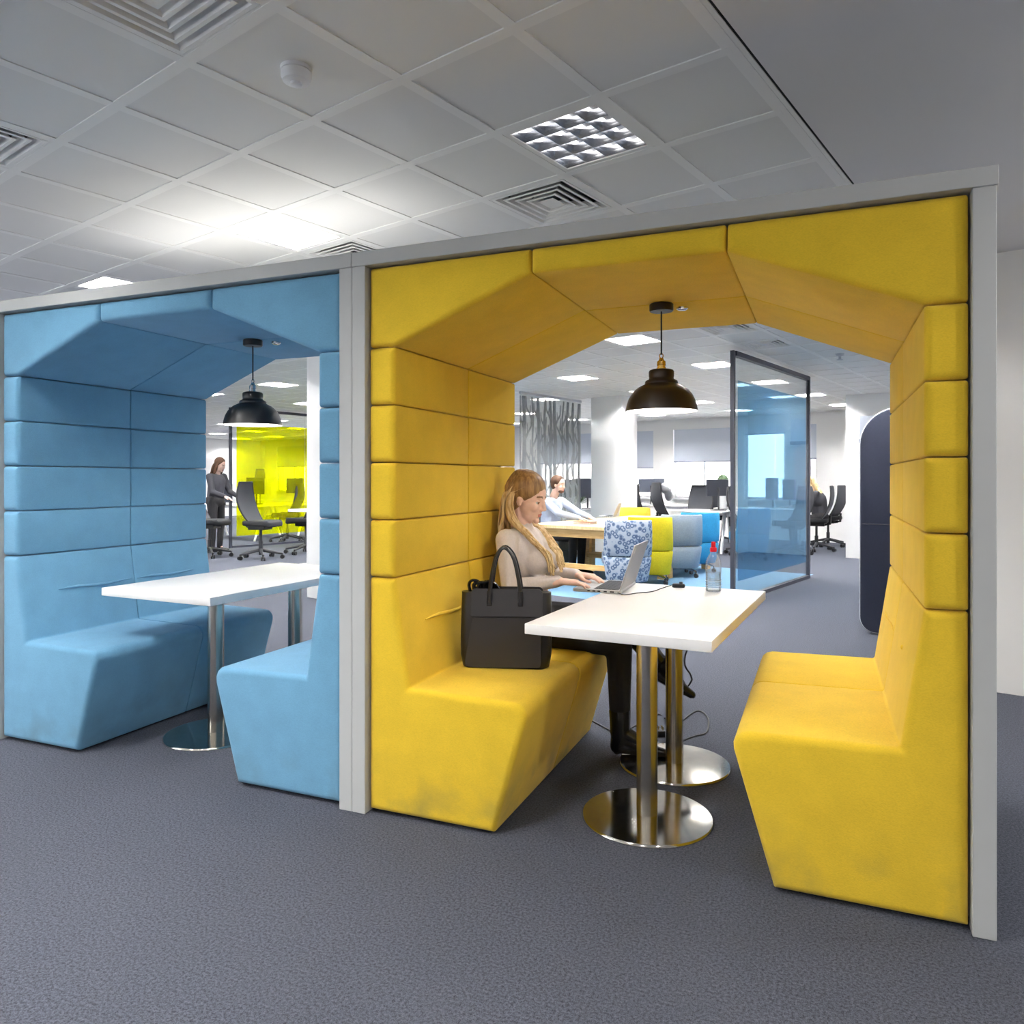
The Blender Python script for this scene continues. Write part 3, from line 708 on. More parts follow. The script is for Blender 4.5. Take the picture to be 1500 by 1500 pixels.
for s in (1, -1):
    b = B(); a = AN[s]; d = (V((1, .13, 0)) if s == -1 else V((.93, .05, -.42))).normalized(); dn = V((0, 0, -1)) if s == -1 else V((-.40, 0, -.91))
    top = a+(KN[s]-a)*.27
    hl = a+dn*.055-d*.015
    b.cap(a, .047, top, .052); b.cap(a, .045, hl, .034); b.cap(a+d*.03, .042, a+d*.13+dn*.052, .034); b.cap(hl, .032, a+d*.13+dn*.06, .030); b.cap(a+d*.13+dn*.058, .031, a+d*.205+dn*.066, .020)
    b.cap(hl+dn*.01, .026, hl+dn*(.022 if s == -1 else .045), .018)
    me = blend(b, .005, 3, 'ankle_boot'); link('ankle_boot', me, M_SHOE, wom, 0); me.polygons.foreach_set('use_smooth', [True]*len(me.polygons))
# hair: scalp shell with darker roots plus long wavy locks
b = B(); b.ell(HM @ V((-.018, 0, .048)), (.103, .089, .095), HM.to_3x3(), 4); b.ell(HM @ V((-.06, 0, -.01)), (.066, .078, .085), HM.to_3x3(), 3)
rh = random.Random(5)
# strands combed back over the scalp from the parting
HL = Matrix.Translation(HM.translation)
def lock(pts, r0, r1, mi, n=7, fl=.55):
    b.mi = mi; q = spline([(HM if p[2] > -.06 else HL) @ V(p) for p in pts], 5); k = len(q)
    b.tube(q, [(r0*(1-(i/(k-1))**2)+r1*(i/(k-1))**2)*min(1, .45+4*i/(k-1)) for i in range(k)], n, flat=fl)
for s in (1, -1):
    for i in range(15):
        t = i/14; x0 = .074-.12*t; zt = .046+.095*math.sqrt(max(0, 1-((x0+.024)/.104)**2))+.0015
        j = lambda a: rh.uniform(-a, a)
        ym = .080+j(.004)
        lock([(x0, .003*s, zt), (x0-.03, .045*s, zt-.012-.01*t), (x0-.065+.02*t, ym*s, .055-.012*t), (-.055-.03*t+j(.006), (.080-.02*t)*s, .0-.01*t), (-.075-.02*t, (.070-.03*t)*s, -.05)], .010, .006, 0)
    for i in range(26):                                  # front fall over the shoulder and chest
        t = rh.random(); j = lambda a: rh.uniform(-a, a); ph = j(.02)
        lock([(-.035-.03*t, (.084-.008*t)*s, .03), (-.03-.03*t+j(.006), .092*s+j(.004), -.04), (-.02-.035*t+j(.008), (.098+j(.008))*s, -.105), (.045-.03*t+ph*.6, (.100+j(.012))*s, -.165),
              (.100+j(.012)-.02*t, (.090+j(.024))*s, -.225), (.143+ph*.3+j(.008)-.012*t, (.076+j(.032))*s, -.275), (.164+j(.010)-.01*t, (.068+j(.034))*s, -.325-.05*rh.random())], .014, .004, 1)
    for i in range(13):                                  # hair down the back
        t = rh.random(); j = lambda a: rh.uniform(-a, a); y = .085*t*s
        lock([(-.10+.05*t*t, y, .05), (-.125+.05*t*t, y*1.05, -.02), (-.136+.045*t*t+j(.006), y*1.1, -.09), (-.132+.03*t*t+j(.008), y*1.2, -.15), (-.128+.02*t*t+j(.008), y*1.25+j(.01), -.21-.03*rh.random())], .015, .005, 1)
me = b.obj('hair', [M_HAIR2, M_HAIR], wom, smooth=60)

def figure(name, label, loc, rz, top, hair, pose, longhair=False, group=None, legs=M_TROUS, scarf=None):
    """smaller background figure; pose holds joints in its own space, x forward"""
    o = None; g = pose; H = Matrix.Translation(V(g['head'])) @ Matrix.Rotation(math.radians(g.get('turn', 0)), 4, 'Z') @ Matrix.Rotation(math.radians(g.get('nod', 8)), 4, 'Y')
    b = B(); head_parts(b, H); b.cap(H @ V((-.02, 0, -.06)), .054, V(g['neck']), .06); b.cap(V(g['pel']), .12, V(g['chest']), .12)
    for s in (1, -1):
        m = lambda k: V((g[k][0], g[k][1]*s, g[k][2])) if k+'l' not in g or s < 0 else V(g[k+'l'])
        b.cap(m('sh'), .05, m('el'), .04); b.cap(m('el'), .038, m('wr'), .027); d = (m('wr')-m('el')).normalized()
        sd = d.cross(V((0, 0, 1)))*s; hand(b, m('wr'), d, sd*-1 if sd.length > .1 else (0, -s, 0), (0, 0, 1) if abs(d.z) < .8 else (1, 0, 0), 1, 1.05)
        b.cap(m('hip'), .085, m('kn'), .06); b.cap(m('kn'), .056, m('an'), .042); b.cap(m('an'), .038, m('an')+V((.07, 0, -.04)), .024)
    me = blend(b, .008, 3, name); face_mats(me, H); o = link(name, me, [M_SKIN, M_LIP, M_BROW], smooth=0, loc=loc, rot=(0, 0, rz)); me.polygons.foreach_set('use_smooth', [True]*len(me.polygons))
    tag(o, label, 'person', group)
    b = B(); b.cap(V(g['pel']), .145, V(g['chest']), .15); b.ell(V(g['chest']), (.13, .19, .17)); b.cap(V(g['sh']), .06, V((g['sh'][0], -g['sh'][1], g['sh'][2])), .06)
    for s in (1, -1):
        m = lambda k: V((g[k][0], g[k][1]*s, g[k][2])) if k+'l' not in g or s < 0 else V(g[k+'l'])
        b.cap(m('sh'), .064, m('el'), .054); b.cap(m('el'), .053, m('wr'), .038)
    me = blend(b, .012, 4, 'top'); link('shirt', me, top, o, 0); me.polygons.foreach_set('use_smooth', [True]*len(me.polygons))
    b = B(); b.ell(V(g['pel']), (.15, .18, .13))
    for s in (1, -1):
        m = lambda k: V((g[k][0], g[k][1]*s, g[k][2]))
        b.cap(m('hip'), .098, m('kn'), .07); b.cap(m('kn'), .068, m('an'), .052)
    me = blend(b, .012, 4, 'trousers'); link('trousers', me, legs, o, 0); me.polygons.foreach_set('use_smooth', [True]*len(me.polygons))
    for s in (1, -1):
        a = V((g['an'][0], g['an'][1]*s, g['an'][2])); b = B(); b.cap(a, .05, a+V((-.02, 0, -.05)), .04); b.cap(a+V((0, 0, -.04)), .042, a+V((.17, 0, -.058)), .034); me = blend(b, .008, 2, 'shoe'); link('shoe', me, M_SHOE, o, 0)
    b = B(); b.ell(H @ V((-.024, 0, .046)), (.103, .089, .094), H.to_3x3(), 3); b.ell(H @ V((-.05, 0, .0)), (.066, .078, .075), H.to_3x3(), 3)
    if longhair:
        b.ell(H @ V((-.08, 0, -.10)), (.05, .085, .15), H.to_3x3(), 3); b.ell(H @ V((-.10, .02, -.20)), (.04, .08, .10), H.to_3x3(), 3)
        b.ell(H @ V((.0, .085, -.08)), (.035, .02, .12), H.to_3x3(), 2); b.ell(H @ V((.0, -.085, -.08)), (.035, .02, .12), H.to_3x3(), 2)
    else: b.ell(H @ V((.05, 0, -.085)), (.044, .053, .032), H.to_3x3(), 2)
    me = blend(b, .008, 1, 'hair'); link('hair', me, hair, o, 0); me.polygons.foreach_set('use_smooth', [True]*len(me.polygons))
    return o
SIT = dict(head=(.05, 0, 1.24), neck=(.0, 0, 1.08), chest=(-.02, 0, .90), pel=(-.05, 0, .60), sh=(0, .18, 1.02), el=(.16, .22, .80), wr=(.38, .15, .79), hip=(0, .09, .55), kn=(.42, .11, .53), an=(.40, .11, .09), nod=14)
REACH = dict(SIT, head=(.10, 0, 1.245), neck=(.02, 0, 1.08), sh=(.02, .19, 1.01), el=(.26, .24, .86), wr=(.52, .14, .80), nod=4)
STAND = dict(head=(.10, 0, 1.56), neck=(.03, 0, 1.41), chest=(.02, 0, 1.24), pel=(-.02, 0, .92), sh=(.02, .18, 1.35), el=(.12, .22, 1.08), wr=(.34, .16, 1.00), hip=(0, .09, .90), kn=(.03, .10, .50), an=(0, .10, .09), nod=22)

# ------------------------------------------------------------------ handbag
t = thing('handbag', 'black leather tote bag standing on the yellow bench beside the woman', 'handbag', (-1.268, 3.0, .497), math.radians(18))
k = B(); W2, D2_ = .1925, .062
rings = []
for z, w, d in ((0, .165, .05), (.012, .186, .060), (.06, .195, .064), (.16, .196, .058), (.26, .195, .046), (.325, .194, .036)):
    o = fillet([(-w, -d, .03), (w, -d, .03), (w, d, .03), (-w, d, .03)], 4); rings.append([k.bm.verts.new((x, y, z)) for x, y in o])
for A, D in zip(rings, rings[1:]):
    for i in range(len(A)): k.bm.faces.new((A[i], A[(i+1) % len(A)], D[(i+1) % len(A)], D[i]))
k.bm.faces.new(rings[0][::-1]); k.bm.faces.new(rings[-1]); k.obj('bag_body', M_LEATH, t, smooth=50)
for s in (-1, 1):
    k = B(); pts = fillet([(-.15, .225, .006), (.158, .225, .006), (.158, .342, .02), (-.15, .342, .02)], 4)
    k.prism(pts, 0, .005, lambda p, q, h: V((p, s*(.0515-(q-.225)*.16+h), q))); k.obj('collar_flap', M_LEATH2, t, bevel=.0015, seg=1)
    k = B(); ys = s*.043
    pts = spline([(-.07, ys+s*.006, .285), (-.068, ys+s*.004, .33), (-.06, ys, .40), (-.042, ys-s*.008, .48), (-.008, ys-s*.012, .518), (.03, ys-s*.008, .48), (.052, ys, .40), (.062, ys+s*.004, .33), (.064, ys+s*.006, .285)], 5)
    n = len(pts); k.tube(pts, [.0095+.004*abs(2*i/(n-1)-1)**3 for i in range(n)], 10, flat=.62); k.obj('handle', M_LEATH, t)
    for x in (-.07, .064):
        k = B(); k.box(x-.011, x+.011, min(s*.050, s*.056), max(s*.050, s*.056), .27, .335); k.obj('handle_tab', M_LEATH, t, bevel=.002, seg=1)
k = B(); k.prism(fillet([(-.19, .0, .02), (.165, .0, .02), (.165, .21, .012), (-.152, .21, .012)], 3), 0, .004, lambda p, q, h: V((p*.93, -.066-h+.02*max(0, q-.08), q+.012))); k.obj('front_panel', M_LEATH2, t, bevel=.0015, seg=1)
t2 = thing('scarf', 'crumpled glossy black scarf poking out of the tote bag', 'scarf', (-1.268, 3.0, .497), math.radians(18))
k = B(); rr = random.Random(3)
for i in range(7):
    x = -.15+.014*i; k.tube(spline([(x, .0, .30), (x-.01+rr.uniform(-.01, .01), .004, .35), (x+rr.uniform(-.02, .02), -.004, .375+rr.uniform(-.01, .012)-.003*i), (x+.03, .01, .36-.004*i), (x+.035, .008, .30)], 4), .011, 7, flat=.6)
k.obj('cloth', M_SHOE, t2)

# ------------------------------------------------------------------ laptop and things on the booth table
def laptop(label, loc, rz, w=.35, d=.24, tilt=18, mb=M_ALU, lw=True):
    t = thing('laptop', label, 'laptop', loc, rz)
    k = B(); k.prism(fillet([(-d/2, -w/2, .012), (d/2, -w/2, .006), (d/2, w/2, .006), (-d/2, w/2, .012)], 3), .002, .016, lambda p, q, h: V((p, q, h))); k.obj('base', mb, t, bevel=.0015, seg=1)
    k = B(); k.box(-.02, d/2-.018, -w/2+.02, w/2-.02, .0162, .0166); k.obj('key_bed', M_KEYS, t, smooth=0)
    k = B()
    for r in range(5):
        for c in range(14): x, y = -.016+r*.0215, -w/2+.024+c*(w-.048)/14; k.box(x, x+.018, y, y+(w-.048)/14-.003, .0166, .0182)
    ko = k.obj('keys', M_DK, t, smooth=0); ko['kind'] = 'stuff'
    k = B(); k.box(-d/2+.012, -.035, -.05, .05, .0161, .0164); k.obj('trackpad', M_PIPING, t, smooth=0)
    k = B()
    for i, (x, l) in enumerate(((-.045, .012), (-.02, .014), (.005, .014), (.035, .016), (.066, .02))): k.box(x, x+l, -w/2-.0006, -w/2+.004, .006, .012)
    k.obj('port', M_BLACK, t, smooth=0)
    R = Matrix.Translation((d/2-.006, 0, .014)) @ Matrix.Rotation(math.radians(tilt), 4, 'Y')
    k = B(); k.prism(fillet([(-w/2, 0, .004), (w/2, 0, .004), (w/2, d-.008, .012), (-w/2, d-.008, .012)], 3), -.003, .003, lambda p, q, h: R @ V((h, p, q))); ld = k.obj('lid', mb, t, bevel=.001, seg=1)
    k = B(); k.prism([(-w/2+.012, .018), (w/2-.012, .018), (w/2-.012, d-.022), (-w/2+.012, d-.022)], -.0036, -.0031, lambda p, q, h: R @ V((h, p, q))); k.obj('screen', M_SCREEN, ld, smooth=0)
    k = B(); k.prism(fillet([(-w/2+.022, d-.052, .004), (-w/2+.05, d-.052, .004), (-w/2+.05, d-.024, .004), (-w/2+.022, d-.024, .004)], 2), .003, .0036, lambda p, q, h: R @ V((h, p, q))); k.obj('sticker', M_WHITE, ld, smooth=0)
    return t
laptop('open silver laptop on the edge of the yellow booth table under her hands', (-1.015, 3.68, .7605), math.radians(2), .36)
def P76(u, v, z=.7625): return at_z(u, v, z)
k = B(); k.tube(spline([(-.905, 3.505, .767), P76(915, 871), P76(935, 868.5), P76(955, 866.5), P76(970, 861.5), P76(984, 857)], 6), .0022, 6); tag(k.obj('laptop_cable', M_DK), 'thin dark cable on the table between the laptop and the black dongle', 'cable')
p = P76(994, 860); t = thing('usb_dongle', 'small black gadget lying near the far edge of the white table', 'gadget', (p.x, p.y, .7605), math.radians(14))
k = B(); k.prism(fillet([(-.034, -.015, .012), (.03, -.019, .014), (.034, .018, .014), (-.03, .018, .012)], 4), 0, .024, lambda a, c, h: V((a, c, h*(1-.25*abs(a)/.034)))); k.obj('body', M_BLACK, t, bevel=.005, seg=2)
k = B(); k.lathe([(0, .02), (.01, .02), (.008, .029), (0, .03)], 12, (.012, 0, 0)); k.obj('button', M_DK, t)
p = P76(1045, 866); t = thing('water_bottle', 'clear plastic water bottle with red sports cap on the white table', 'bottle', (p.x, p.y, .7605))
prof = [(0, .002), (.026, .0), (.036, .004), (.0375, .012), (.036, .02), (.0378, .03), (.0360, .042), (.0378, .054), (.0360, .066), (.0365, .085), (.0385, .10), (.0385, .125), (.0365, .145), (.031, .162), (.022, .178), (.0145, .19), (.0138, .196)]
k = B(); k.lathe(prof, 36); k.obj('bottle_body', M_PET, t, smooth=60)
k = B(); k.lathe([(0, .004)]+[(r-.0016, max(z, .004)) for r, z in prof[1:10]]+[(.0352, .094), (0, .094)], 36); k.obj('water', M_WATER, t, smooth=60)
for z in (.0305, .0545): k = B(); k.lathe([(.0378, z-.001), (.0386, z), (.0378, z+.001)], 36); k.obj('moulded_ring', M_LABELP, t)
k = B(); k.lathe([(.0142, .194), (.0165, .196), (.0165, .212), (.0158, .214), (.011, .217), (.0105, .238), (.0095, .243), (0, .244)], 28); k.obj('cap', M_RED, t)
fl = lambda u, v: at_z(u, v, .004)
k = B(); k.tube(spline([V((-.52, 3.86, .715)), at_d(1003.7, 960, 3.72), at_d(1011.8, 989, 3.72), at_d(1012.5, 998, 3.72), at_d(1000.8, 1015, 3.74), at_d(985, 1040, 3.80), fl(974, 1052), fl(965.6, 1046.5), fl(953, 1049), fl(938, 1058), fl(915, 1072), fl(901, 1073), fl(876, 1060.4), fl(860, 1052)], 6), 0.0045, 6); tag(k.obj('power_cable', M_BLACK), 'black power cable hanging behind the table and trailing under the yellow bench', 'cable')
k = B(); k.tube(spline([fl(972, 1077), fl(985, 1068), fl(1000.8, 1054.6), fl(1012, 1046), fl(1022.8, 1041.4), fl(1033, 1046), fl(1038, 1056.8), fl(1034.5, 1073), fl(1018.4, 1078), fl(1000.8, 1084.6), fl(990, 1092)], 6), 0.0045, 6); tag(k.obj('looped_cable', M_BLACK), 'black cable looping over the carpet beside the rear pedestal', 'cable')
p = fl(968, 1077); t = thing('power_plug', 'black mains plug lying on the carpet behind the pedestals', 'plug', (p.x, p.y, 0), .5)
k = B(); k.prism(fillet([(-.022, -.022, .008), (.02, -.022, .008), (.02, .022, .008), (-.022, .022, .008)], 3), 0, .032, lambda a, c, h: V((a, c, h))); k.obj('plug_body', M_BLACK, t, bevel=.004, seg=2)
for x, y in ((-.012, 0), (.008, .01), (.008, -.01)): k = B(); k.box(x-.003, x+.003, y-.002, y+.002, .03, .05); k.obj('pin', M_BRASS, t, smooth=0)

# ------------------------------------------------------------------ glass screens
def screen(label, p0, p1, z1, mf, nj, group):
    p0, p1 = V((p0.x, p0.y, 0)), V((p1.x, p1.y, 0)); L = (p1-p0).length; rz = math.atan2(p1.y-p0.y, p1.x-p0.x)
    t = thing('glass_partition', label, 'glass partition', p0, rz, group)
    for x0, x1, za, zb in ((-.024, .024, 0, z1), (L-.024, L+.024, 0, z1)): k = B(); k.box(x0, x1, -.02, .02, za, zb); k.obj('frame_post', M_DKFR, t, smooth=0)
    k = B(); k.box(.03, L-.03, -.03, .03, z1-.05, z1); k.obj('head_rail', M_DKFR, t, smooth=0)
    k = B(); k.box(.03, L-.03, -.03, .03, 0, .04); k.obj('floor_rail', M_DKFR, t, smooth=0)
    for q in range(nj+1):
        x0, x1 = .03+(L-.06)*q/(nj+1)+.003, .03+(L-.06)*(q+1)/(nj+1)-.003
        k = B(); k.box(x0, x1, -.005, .005, .04, z1-.05); gl = k.obj('pane', M_GLASS, t, smooth=0)
        k = B(); a = x0+(.09 if q == 0 else 0); c = x1-(.09 if q == nj else 0); k.box(a, c, -.0065, -.0058, .22, z1-.30); k.obj('colour_film', mf, gl, smooth=0)
    return t
M_DKFR = mat('dark_metal_frame', rgb(52, 54, 66), .5)
q0, q1 = at_d(1073.5, 800, 7.9), at_z(1184, 846.5, 0)
screen('floor to ceiling glass screen with blue film and dark frame', q0, q1, 2.66, M_FBLUE, 1, 'coloured glass screens')
q0 = at_z(337.6, 803, 0); a0, b0 = to_ab(q0); screen('floor to ceiling glass screen with yellow film seen through the blue booth', q0, G(a0, b0+3.4), 2.66, M_FYEL, 1, 'coloured glass screens')
# tree screen
a0, bb0, bb1 = -7.0, 9.40, 11.18
p0 = G(a0, bb0); t = thing('tree_screen', 'clear glass screen printed with dark bare tree trunks fading downward', 'glass screen', p0, math.radians(90)+GR)
L = bb1-bb0
k = B(); k.box(0, L, -.005, .005, .02, 2.66); k.obj('pane', M_GLASS, t, smooth=0)
k = B(); k.box(0, L, -.02, .02, 2.64, 2.68); k.obj('head_rail', M_PIPING, t, smooth=0)
k = B(); k.box(0, L, -.025, .025, 0, .03); k.obj('floor_rail', M_DKFR, t, smooth=0)
k = B(); tr = random.Random(11)
def stem(pts, w0, w1):
    n = len(pts)
    for i in range(n-1):
        (x0, z0), (x1, z1) = pts[i], pts[i+1]; wa = w0+(w1-w0)*i/(n-1); wb = w0+(w1-w0)*(i+1)/(n-1)
        d = V((x1-x0, z1-z0)).normalized(); nx, nz = -d.y, d.x
        k.prism([(x0-nx*wa, z0-nz*wa), (x0+nx*wa, z0+nz*wa), (x1+nx*wb, z1+nz*wb), (x1-nx*wb, z1-nz*wb)], .0062, .008, lambda p, q, h: V((max(.0, min(L, p)), h, max(.03, min(2.62, q)))))
for rep in (0, 1):
    o = rep*.86
    for x, w in ((.12, .042), (.36, .022), (.50, .036), (.70, .03), (.86, .034)):
        x += o
        if x > L-.02: continue
        stem([(x+.006*tr.uniform(-1, 1)*i, z) for i, z in enumerate((0, .5, 1.0, 1.5, 1.9, 2.3, 2.62))], w*1.5, w*1.0)
        for s in range(5):
            z = .75+.36*s+tr.uniform(-.1, .1); sg = 1 if (s+rep) % 2 else -1; l = tr.uniform(.12, .24)
            stem([(x, z), (x+sg*l*.45, z+l*.7), (x+sg*l*.9, z+l*1.25), (x+sg*l*1.0, z+l*2.2)], .024, .013)
            stem([(x+sg*l*.45, z+l*.7), (x+sg*l*.35, z+l*1.5)], .014, .008)
stem([(.012, 0), (.012, 2.62)], .012, .012); stem([(L-.012, 0), (L-.012, 2.62)], .012, .012)
k.obj('tree_print', M_TREE, t, smooth=0)

# ------------------------------------------------------------------ navy high-backed sofa
t = thing('high_backed_sofa', 'navy felt high-backed sofa pod with rounded corners behind the yellow booth', 'sofa', G(-1.51, 6.85), GR)
def pod(y):
    k = B(); k.prism(fillet([(0, .02, .12), (.62, .02, .05), (.62, 1.90, .05), (0, 1.90, .30)], 10), y, y+.07, XZ); s = k.obj('side_panel', M_NAVY, t, bevel=.012, seg=2, smooth=50)
    o = fillet([(0, .02, .12), (.62, .02, .05), (.62, 1.90, .05), (0, 1.90, .30)], 10); k = B(); k.tube([V((p-.002 if p < .3 else p, y+.035, q)) for p, q in o]+[V((o[0][0]-.002, y+.035, o[0][1]))], .009, 6); k.obj('edge_trim', M_PIPING, s)
    k = B(); k.tube([V((.012, y-.001, .93)), V((.60, y-.001, .93))], .0035, 6); k.obj('seam', M_GAP, s)
pod(0); pod(1.5)
k = B(); k.box(.52, .60, .07, 1.5, .05, 1.88); k.obj('backrest', M_NAVY, t, bevel=.02, seg=2)
k = B(); k.box(.04, .54, .07, 1.5, .26, .44); k.obj('seat', M_NAVY, t, bevel=.03, seg=3)
k = B(); k.box(.08, .5, .1, 1.45, 0, .26); k.obj('plinth', M_BLACK, t, smooth=0)

# ------------------------------------------------------------------ meeting tables and tub chairs
def oak_table(label, a0, a1, b0, b1):
    t = thing('meeting_table', label, 'table', G(a0, b0), GR, 'oak meeting tables'); w, l = a1-a0, b1-b0
    k = B(); k.box(0, w, 0, l, .70, .74); k.obj('tabletop', M_WOODT, t, bevel=.003, seg=1)
    for x in (.0, w-.1):
        for y in (.02, l-.12): k = B(); k.box(x, x+.1, y, y+.1, 0, .70); k.obj('leg', M_WOOD, t, bevel=.003, seg=1)
    for y in (.04, l-.09): k = B(); k.box(.1, w-.1, y, y+.05, .60, .70); k.obj('apron', M_WOOD, t, smooth=0); k = B(); k.box(.1, w-.1, y, y+.05, .22, .28); k.obj('stretcher', M_WOOD, t, smooth=0)
    for x in (.02, w-.07): k = B(); k.box(x, x+.05, .12, l-.12, .60, .70); k.obj('apron', M_WOOD, t, smooth=0)
oak_table('pale oak meeting table nearest the yellow booth, man working at it', -5.62, -4.33, 7.66, 9.06)
oak_table('pale oak meeting table behind the first, beside the grey tub chair', -5.62, -4.33, 9.08, 10.48)
def tub(m, label, loc, rz):
    """swivel tub chair, x forward: two-piece curved back, seat, side wings, castor base"""
    t = thing('tub_chair', label, 'chair', loc, rz, 'upholstered tub chairs round the oak tables')
    def shell(z0, z1, lean0, lean1, wf0, wf1, name):
        k = B(); n = 12; R = []
        for zz in range(5):
            f = zz/4; z = z0+(z1-z0)*f; ln = lean0+(lean1-lean0)*f; w = (wf0+(wf1-wf0)*f); ins = .02*(abs(2*f-1)**4)
            out, inn = [], []
            for i in range(n+1):
                a = -1+2*i/n; x = -.27+.13*abs(a)**5+ln; y = w*a
                out.append(V((x+ins, y*(1-ins*.6), z))); inn.append(V((x+.085-ins*.5, y*(1-.13*abs(a)**3), z)))
            R.append([k.bm.verts.new(p) for p in out+inn[::-1]])
        for A, D in zip(R, R[1:]):
            for i in range(len(A)): k.bm.faces.new((A[i], A[(i+1) % len(A)], D[(i+1) % len(A)], D[i]))
        k.bm.faces.new(R[0][::-1]); k.bm.faces.new(R[-1]); return k.obj(name, m, t, bevel=.012, seg=2, smooth=60)
    shell(.125, .418, .045, .0, .245, .285, 'lower_shell'); shell(.428, .84, .0, -.07, .285, .275, 'backrest')
    k = B(); k.prism(fillet([(-.2, -.25, .04), (.26, -.27, .08), (.26, .27, .08), (-.2, .25, .04)], 4), .30, .45, lambda p, q, h: V((p, q, h))); k.obj('seat', m, t, bevel=.03, seg=3)
    k = B(); k.prism(fillet([(-.17, -.2, .04), (.2, -.22, .06), (.2, .22, .06), (-.17, .2, .04)], 4), .13, .30, lambda p, q, h: V((p, q, h))); k.obj('seat_base', m, t, bevel=.01, seg=1)
    for i in range(4):
        a = PI/4+i*PI/2; c, s = math.cos(a), math.sin(a)
        k = B(); k.tube([(0, 0, .12), (.15*c, .15*s, .115), (.27*c, .27*s, .085)], [.022, .018, .014], 8); lg = k.obj('leg', M_CHROME, t)
        k = B(); k.cyl((.27*c-.012*s, .27*s+.012*c, .03), (.27*c+.012*s, .27*s-.012*c, .03), .03, n=14); k.cyl((.27*c, .27*s, .03), (.27*c, .27*s, .09), .008, n=8); k.obj('castor', M_DK, lg)
    return t
def gz(u, depth): p = at_d(u, 800, depth); return V((p.x, p.y, 0))
fwd = GR+math.radians(132)                                # they face the table, backs turned to the booth
tub(M_PATT, 'tub chair in blue and grey patterned cloth by the near oak table leg', gz(902, 8.75)+G(.08, .1), fwd-.1)
tub(M_LIMEF, 'lime yellow tub chair between the patterned and the grey chairs', gz(953, 9.45), fwd-.3)
tub(M_GREYF, 'blue-grey felt tub chair between the lime and the bright blue chairs', gz(990, 10.15)+G(.05, 0), fwd-.15)
tub(M_CYANF, 'bright blue felt tub chair partly behind the grey one', gz(1021, 10.7), fwd-.1)
tub(M_YELF, 'warm yellow tub chair at the far end of the oak tables', gz(922, 12.1), GR-PI/2)
tub(M_DKGF, 'dark grey tub chair seen under the oak table, man sitting on it', G(-6.0, 8.8), GR)
tub(M_WHITE, 'white tub chair in front of the seated man in the blue shirt', G(-5.85, 7.95), GR+.3)
man = figure('person', 'brown-haired bearded man in a pale blue shirt at the oak table', G(-5.98, 8.8, -.02), GR, M_SHIRT, M_BRHAIR, REACH)
laptop('small open silver laptop on the oak table in front of the man', at_z(890, 757, .7415), GR+.35, .32, .22, 24)
p = at_z(857, 767, .742); t = thing('notebook', 'brown leather notebook lying on the oak table by the man', 'notebook', (p.x, p.y, .7405), GR)
k = B(); k.box(-.12, .12, -.09, .09, 0, .006); k.obj('cover', M_BROWN, t, smooth=0); k = B(); k.box(-.115, .115, -.085, .085, .006, .02); k.obj('pages', M_WHITE, t, smooth=0); k = B(); k.box(-.12, .12, -.09, .09, .02, .026); k.obj('cover', M_BROWN, t, smooth=0)

# ------------------------------------------------------------------ office desks, chairs and screens
def office_chair():
    t = thing('office_chair', '', 'office chair', group='black swivel office chairs')
    k = B(); n = 10; R = []
    for i in range(n+1):                                   # mesh back, S-curved
        f = i/n; z = .56+.56*f; x = -.20-.05*math.sin(f*PI*.9)-.06*f+.07*(1-f)**3; w = .20+.035*math.sin(f*PI)-.03*f**3
        R.append([k.bm.verts.new((x+dx+.03*(abs(y)/.23)**2, y, z)) for dx, ys in ((0, 1), (.018, -1)) for y in [w*ys*(-1+2*j/6) for j in range(7)]])
    for A, D in zip(R, R[1:]):
        for i in range(14): k.bm.faces.new((A[i], A[(i+1) % 14], D[(i+1) % 14], D[i]))
    k.bm.faces.new(R[0][::-1]); k.bm.faces.new(R[-1]); k.obj('backrest', M_MESHB, t, smooth=60)
    pts = []
    for s, seq in ((1, range(n+1)), (-1, range(n, -1, -1))):
        for i in seq: f = i/n; pts.append(V((-.20-.05*math.sin(f*PI*.9)-.06*f+.07*(1-f)**3+.036, s*(.205+.035*math.sin(f*PI)-.03*f**3), .56+.56*f)))
    k = B(); k.tube(pts+[pts[0]], .012, 6); k.obj('back_frame', M_BLACK, t)
    k = B(); k.prism(fillet([(-.20, -.22, .08), (.26, -.24, .10), (.26, .24, .10), (-.20, .22, .08)], 5), .49, .565, lambda p, q, h: V((p, q, h-.02*(p > .2)))); k.obj('seat', M_SEATF, t, bevel=.025, seg=3)
    k = B(); k.box(-.14, .12, -.12, .12, .43, .49); k.tube([(-.1, 0, .45), (-.22, 0, .47), (-.225, 0, .62)], .022, 8); k.obj('mechanism', M_BLACK, t, bevel=.006, seg=1)
    k = B(); k.lathe([(0, .06), (.03, .06), (.03, .26), (.02, .26), (.02, .44), (0, .44)], 14); k.obj('gas_lift', M_DK, t)
    for i in range(5):
        a = .3+i*2*PI/5; c, s = math.cos(a), math.sin(a)
        k = B(); k.tube([(.02*c, .02*s, .13), (.16*c, .16*s, .105), (.31*c, .31*s, .075)], [.028, .021, .015], 8); lg = k.obj('base_leg', M_DK, t)
        k = B(); x, y = .31*c, .31*s
        for e in (-1, 1): k.cyl((x-.008*s*e-.0*c, y+.008*c*e, .03), (x-.028*s*e, y+.028*c*e, .03), .03, n=14)
        k.cyl((x, y, .03), (x, y, .08), .008, n=8); k.obj('castor', M_BLACK, lg)
    return t
oc = office_chair(); used = [0]
def chair(label, loc, rz, sc=1.0):
    L = V((loc.x, loc.y, 0))
    if not used[0]: used[0] = 1; o = oc; o.location = L; o.rotation_euler = (0, 0, rz); o['label'] = label
    else: o = dup(oc, L, rz, label)
    o.scale = (sc,)*3; return o
